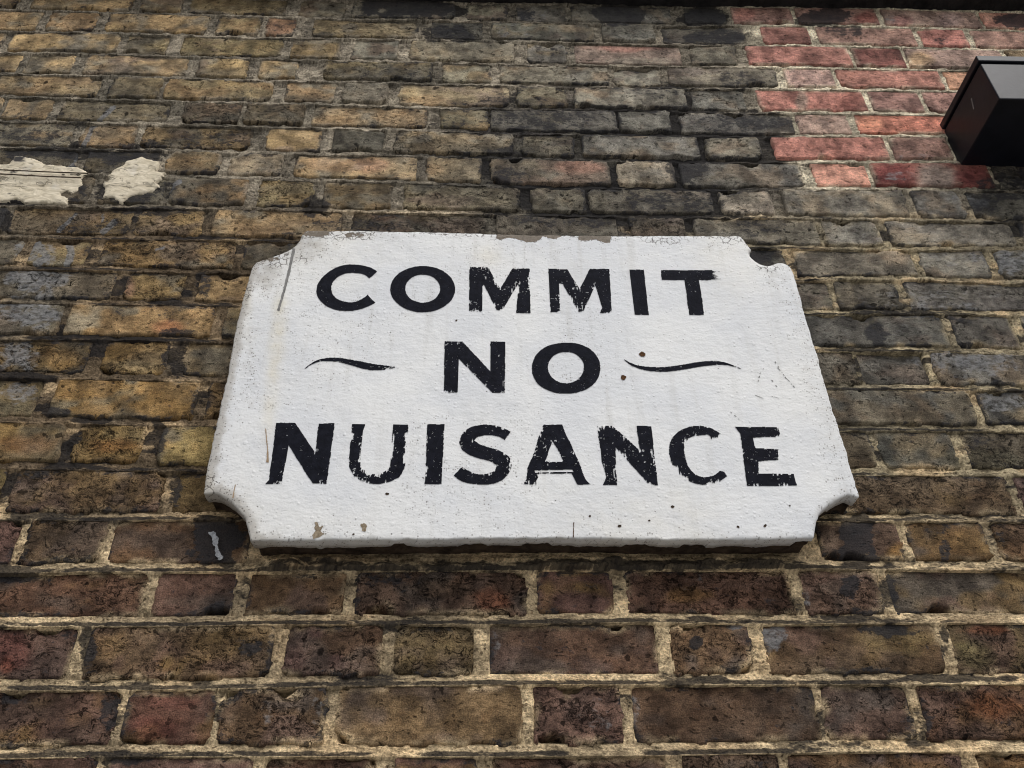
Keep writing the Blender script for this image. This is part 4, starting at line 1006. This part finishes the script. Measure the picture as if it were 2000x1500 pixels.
for pts in ([(-90, 331.5), (0, 332), (90, 336), (172, 339)], [(-90, 339.5), (0, 340), (90, 345), (158, 347.5)]):
    q = np.stack(at(np.array(pts, float)[:, 0], np.array(pts, float)[:, 1], 0.008), -1)
    t_ = np.linspace(0, 3, 60)
    qx = np.interp(t_, range(4), q[:, 0]); qz = np.interp(t_, range(4), q[:, 1])
    ring = []
    for j in range(6):
        a_ = 2 * math.pi * j / 6
        ring.append(np.stack([qx - p1.location.x, np.full_like(qx, -.0085) + .0011 * math.cos(a_), qz + .0011 * math.sin(a_) - p1.location.z], -1))
    V = np.stack(ring, 1).reshape(-1, 3)
    i_, j_ = np.meshgrid(np.arange(59), np.arange(6), indexing='ij')
    Q = np.stack([i_ * 6 + j_, i_ * 6 + (j_ + 1) % 6, (i_ + 1) * 6 + (j_ + 1) % 6, (i_ + 1) * 6 + j_], -1).reshape(-1, 4)
    link('scored_line', mesh_from('scored_line', V, Q), M_RUBBLE, p1)  # dark raised tubes drawn in place of two scored grooves
# white paint run beside the lower left notch
raster('paint_run', [[(409, 1042), (418, 1040), (428, 1052), (425, 1064), (430, 1078), (437, 1090), (430, 1095), (421, 1088), (421, 1070), (415, 1056)]], M_WHITE, wall, 0.0015, rough(61, .0022, 200), lift=0.0025)

# ------------------------------------------------------------------ black box on the wall
def bevel_box(name, x0, x1, y0, y1, z0, z1, bev, mat, parent, org):
    bm = bmesh.new()
    bmesh.ops.create_cube(bm, size=1.0)
    for v in bm.verts:
        v.co.x = x0 + (v.co.x + .5) * (x1 - x0) - org[0]; v.co.y = y0 + (v.co.y + .5) * (y1 - y0) - org[1]; v.co.z = z0 + (v.co.z + .5) * (z1 - z0) - org[2]
    bmesh.ops.bevel(bm, geom=list(bm.edges), offset=bev, segments=3, profile=.5, affect='EDGES')
    me = bpy.data.meshes.new(name); bm.to_mesh(me); bm.free()
    for p in me.polygons: p.use_smooth = False
    return link(name, me, mat, parent)
DB = 0.153
bxl, bzt = at(1836.0, 243.0); _, bzb = at(1953.0, 190.0, DB); bxf, bzt2 = at(1906.0, 108.0, DB)
bxl, bzt, bzb = float(.5 * (bxl + bxf)), float(bzt2), float(bzb)
box = bpy.data.objects.new('wall_box', None); COL.objects.link(box); box.location = (bxl + .15, 0, bzb)
tag(box, 'black metal box with a shallow lid fixed beside the red bricks', 'box')
org = box.location
cap = (bzt - bzb) * .13
bevel_box('housing', bxl + .003, bxl + .297, -DB + .003, .01, bzb, bzt - cap - .004, .0025, M_BOX, box, org)
bevel_box('lid', bxl, bxl + .30, -DB, .01, bzt - cap, bzt, .002, M_BOX, box, org)
bevel_box('seal', bxl + .008, bxl + .292, -DB + .008, .008, bzt - cap - .006, bzt - cap + .002, .0005, M_LETTER, box, org)

zs = .5 * (bzt + bzb)
sc_v = np.array([(bxl + .0022, -.098, zs + .012), (bxl + .0022, -.094, zs + .013), (bxl + .0022, -.088, zs - .010), (bxl + .0022, -.091, zs - .011)]) - np.array(org)
link('scratch', mesh_from('scratch', sc_v, np.array([(0, 1, 2, 3)])), M_DRIP, box)

# ------------------------------------------------------------------ dark ledge along the top of the wall
def ledge():
    xs_ = np.linspace(XL, XR, 240)
    zb = Z0 - .004 + .012 * sstep(.4, 1.3, xs_)
    prof = [(0.03, 0.0), (-.055, 0.002), (-.062, .008), (-.062, .06), (-.075, .068), (-.075, .11), (0.03, .125)]
    V = []
    for y, dz in prof:
        n = .0015 * fbm(xs_ * 30, xs_ * 0 + y * 90, 700, 3)
        V.append(np.stack([xs_, np.full_like(xs_, y) + n, zb + dz + .6 * n], -1))
    V = np.array(V); me = mesh_from('ledge', (V - np.array([0, 0, Z0])).reshape(-1, 3), grid_quads(len(prof), 240), smooth=False)
    o = link('ledge', me, M_LEDGE); o.location = (0, 0, Z0)
    tag(o, 'dark ledge projecting along the top of the brick wall', 'ledge')
ledge()

# ------------------------------------------------------------------ pavement in front of the wall
g = np.array([(-60, -60, 0), (60, -60, 0), (60, 60, 0), (-60, 60, 0)], float)
pv = link('pavement', mesh_from('pavement', g, np.array([(0, 1, 2, 3)])), M_PAVE)
tag(pv, kind='structure')
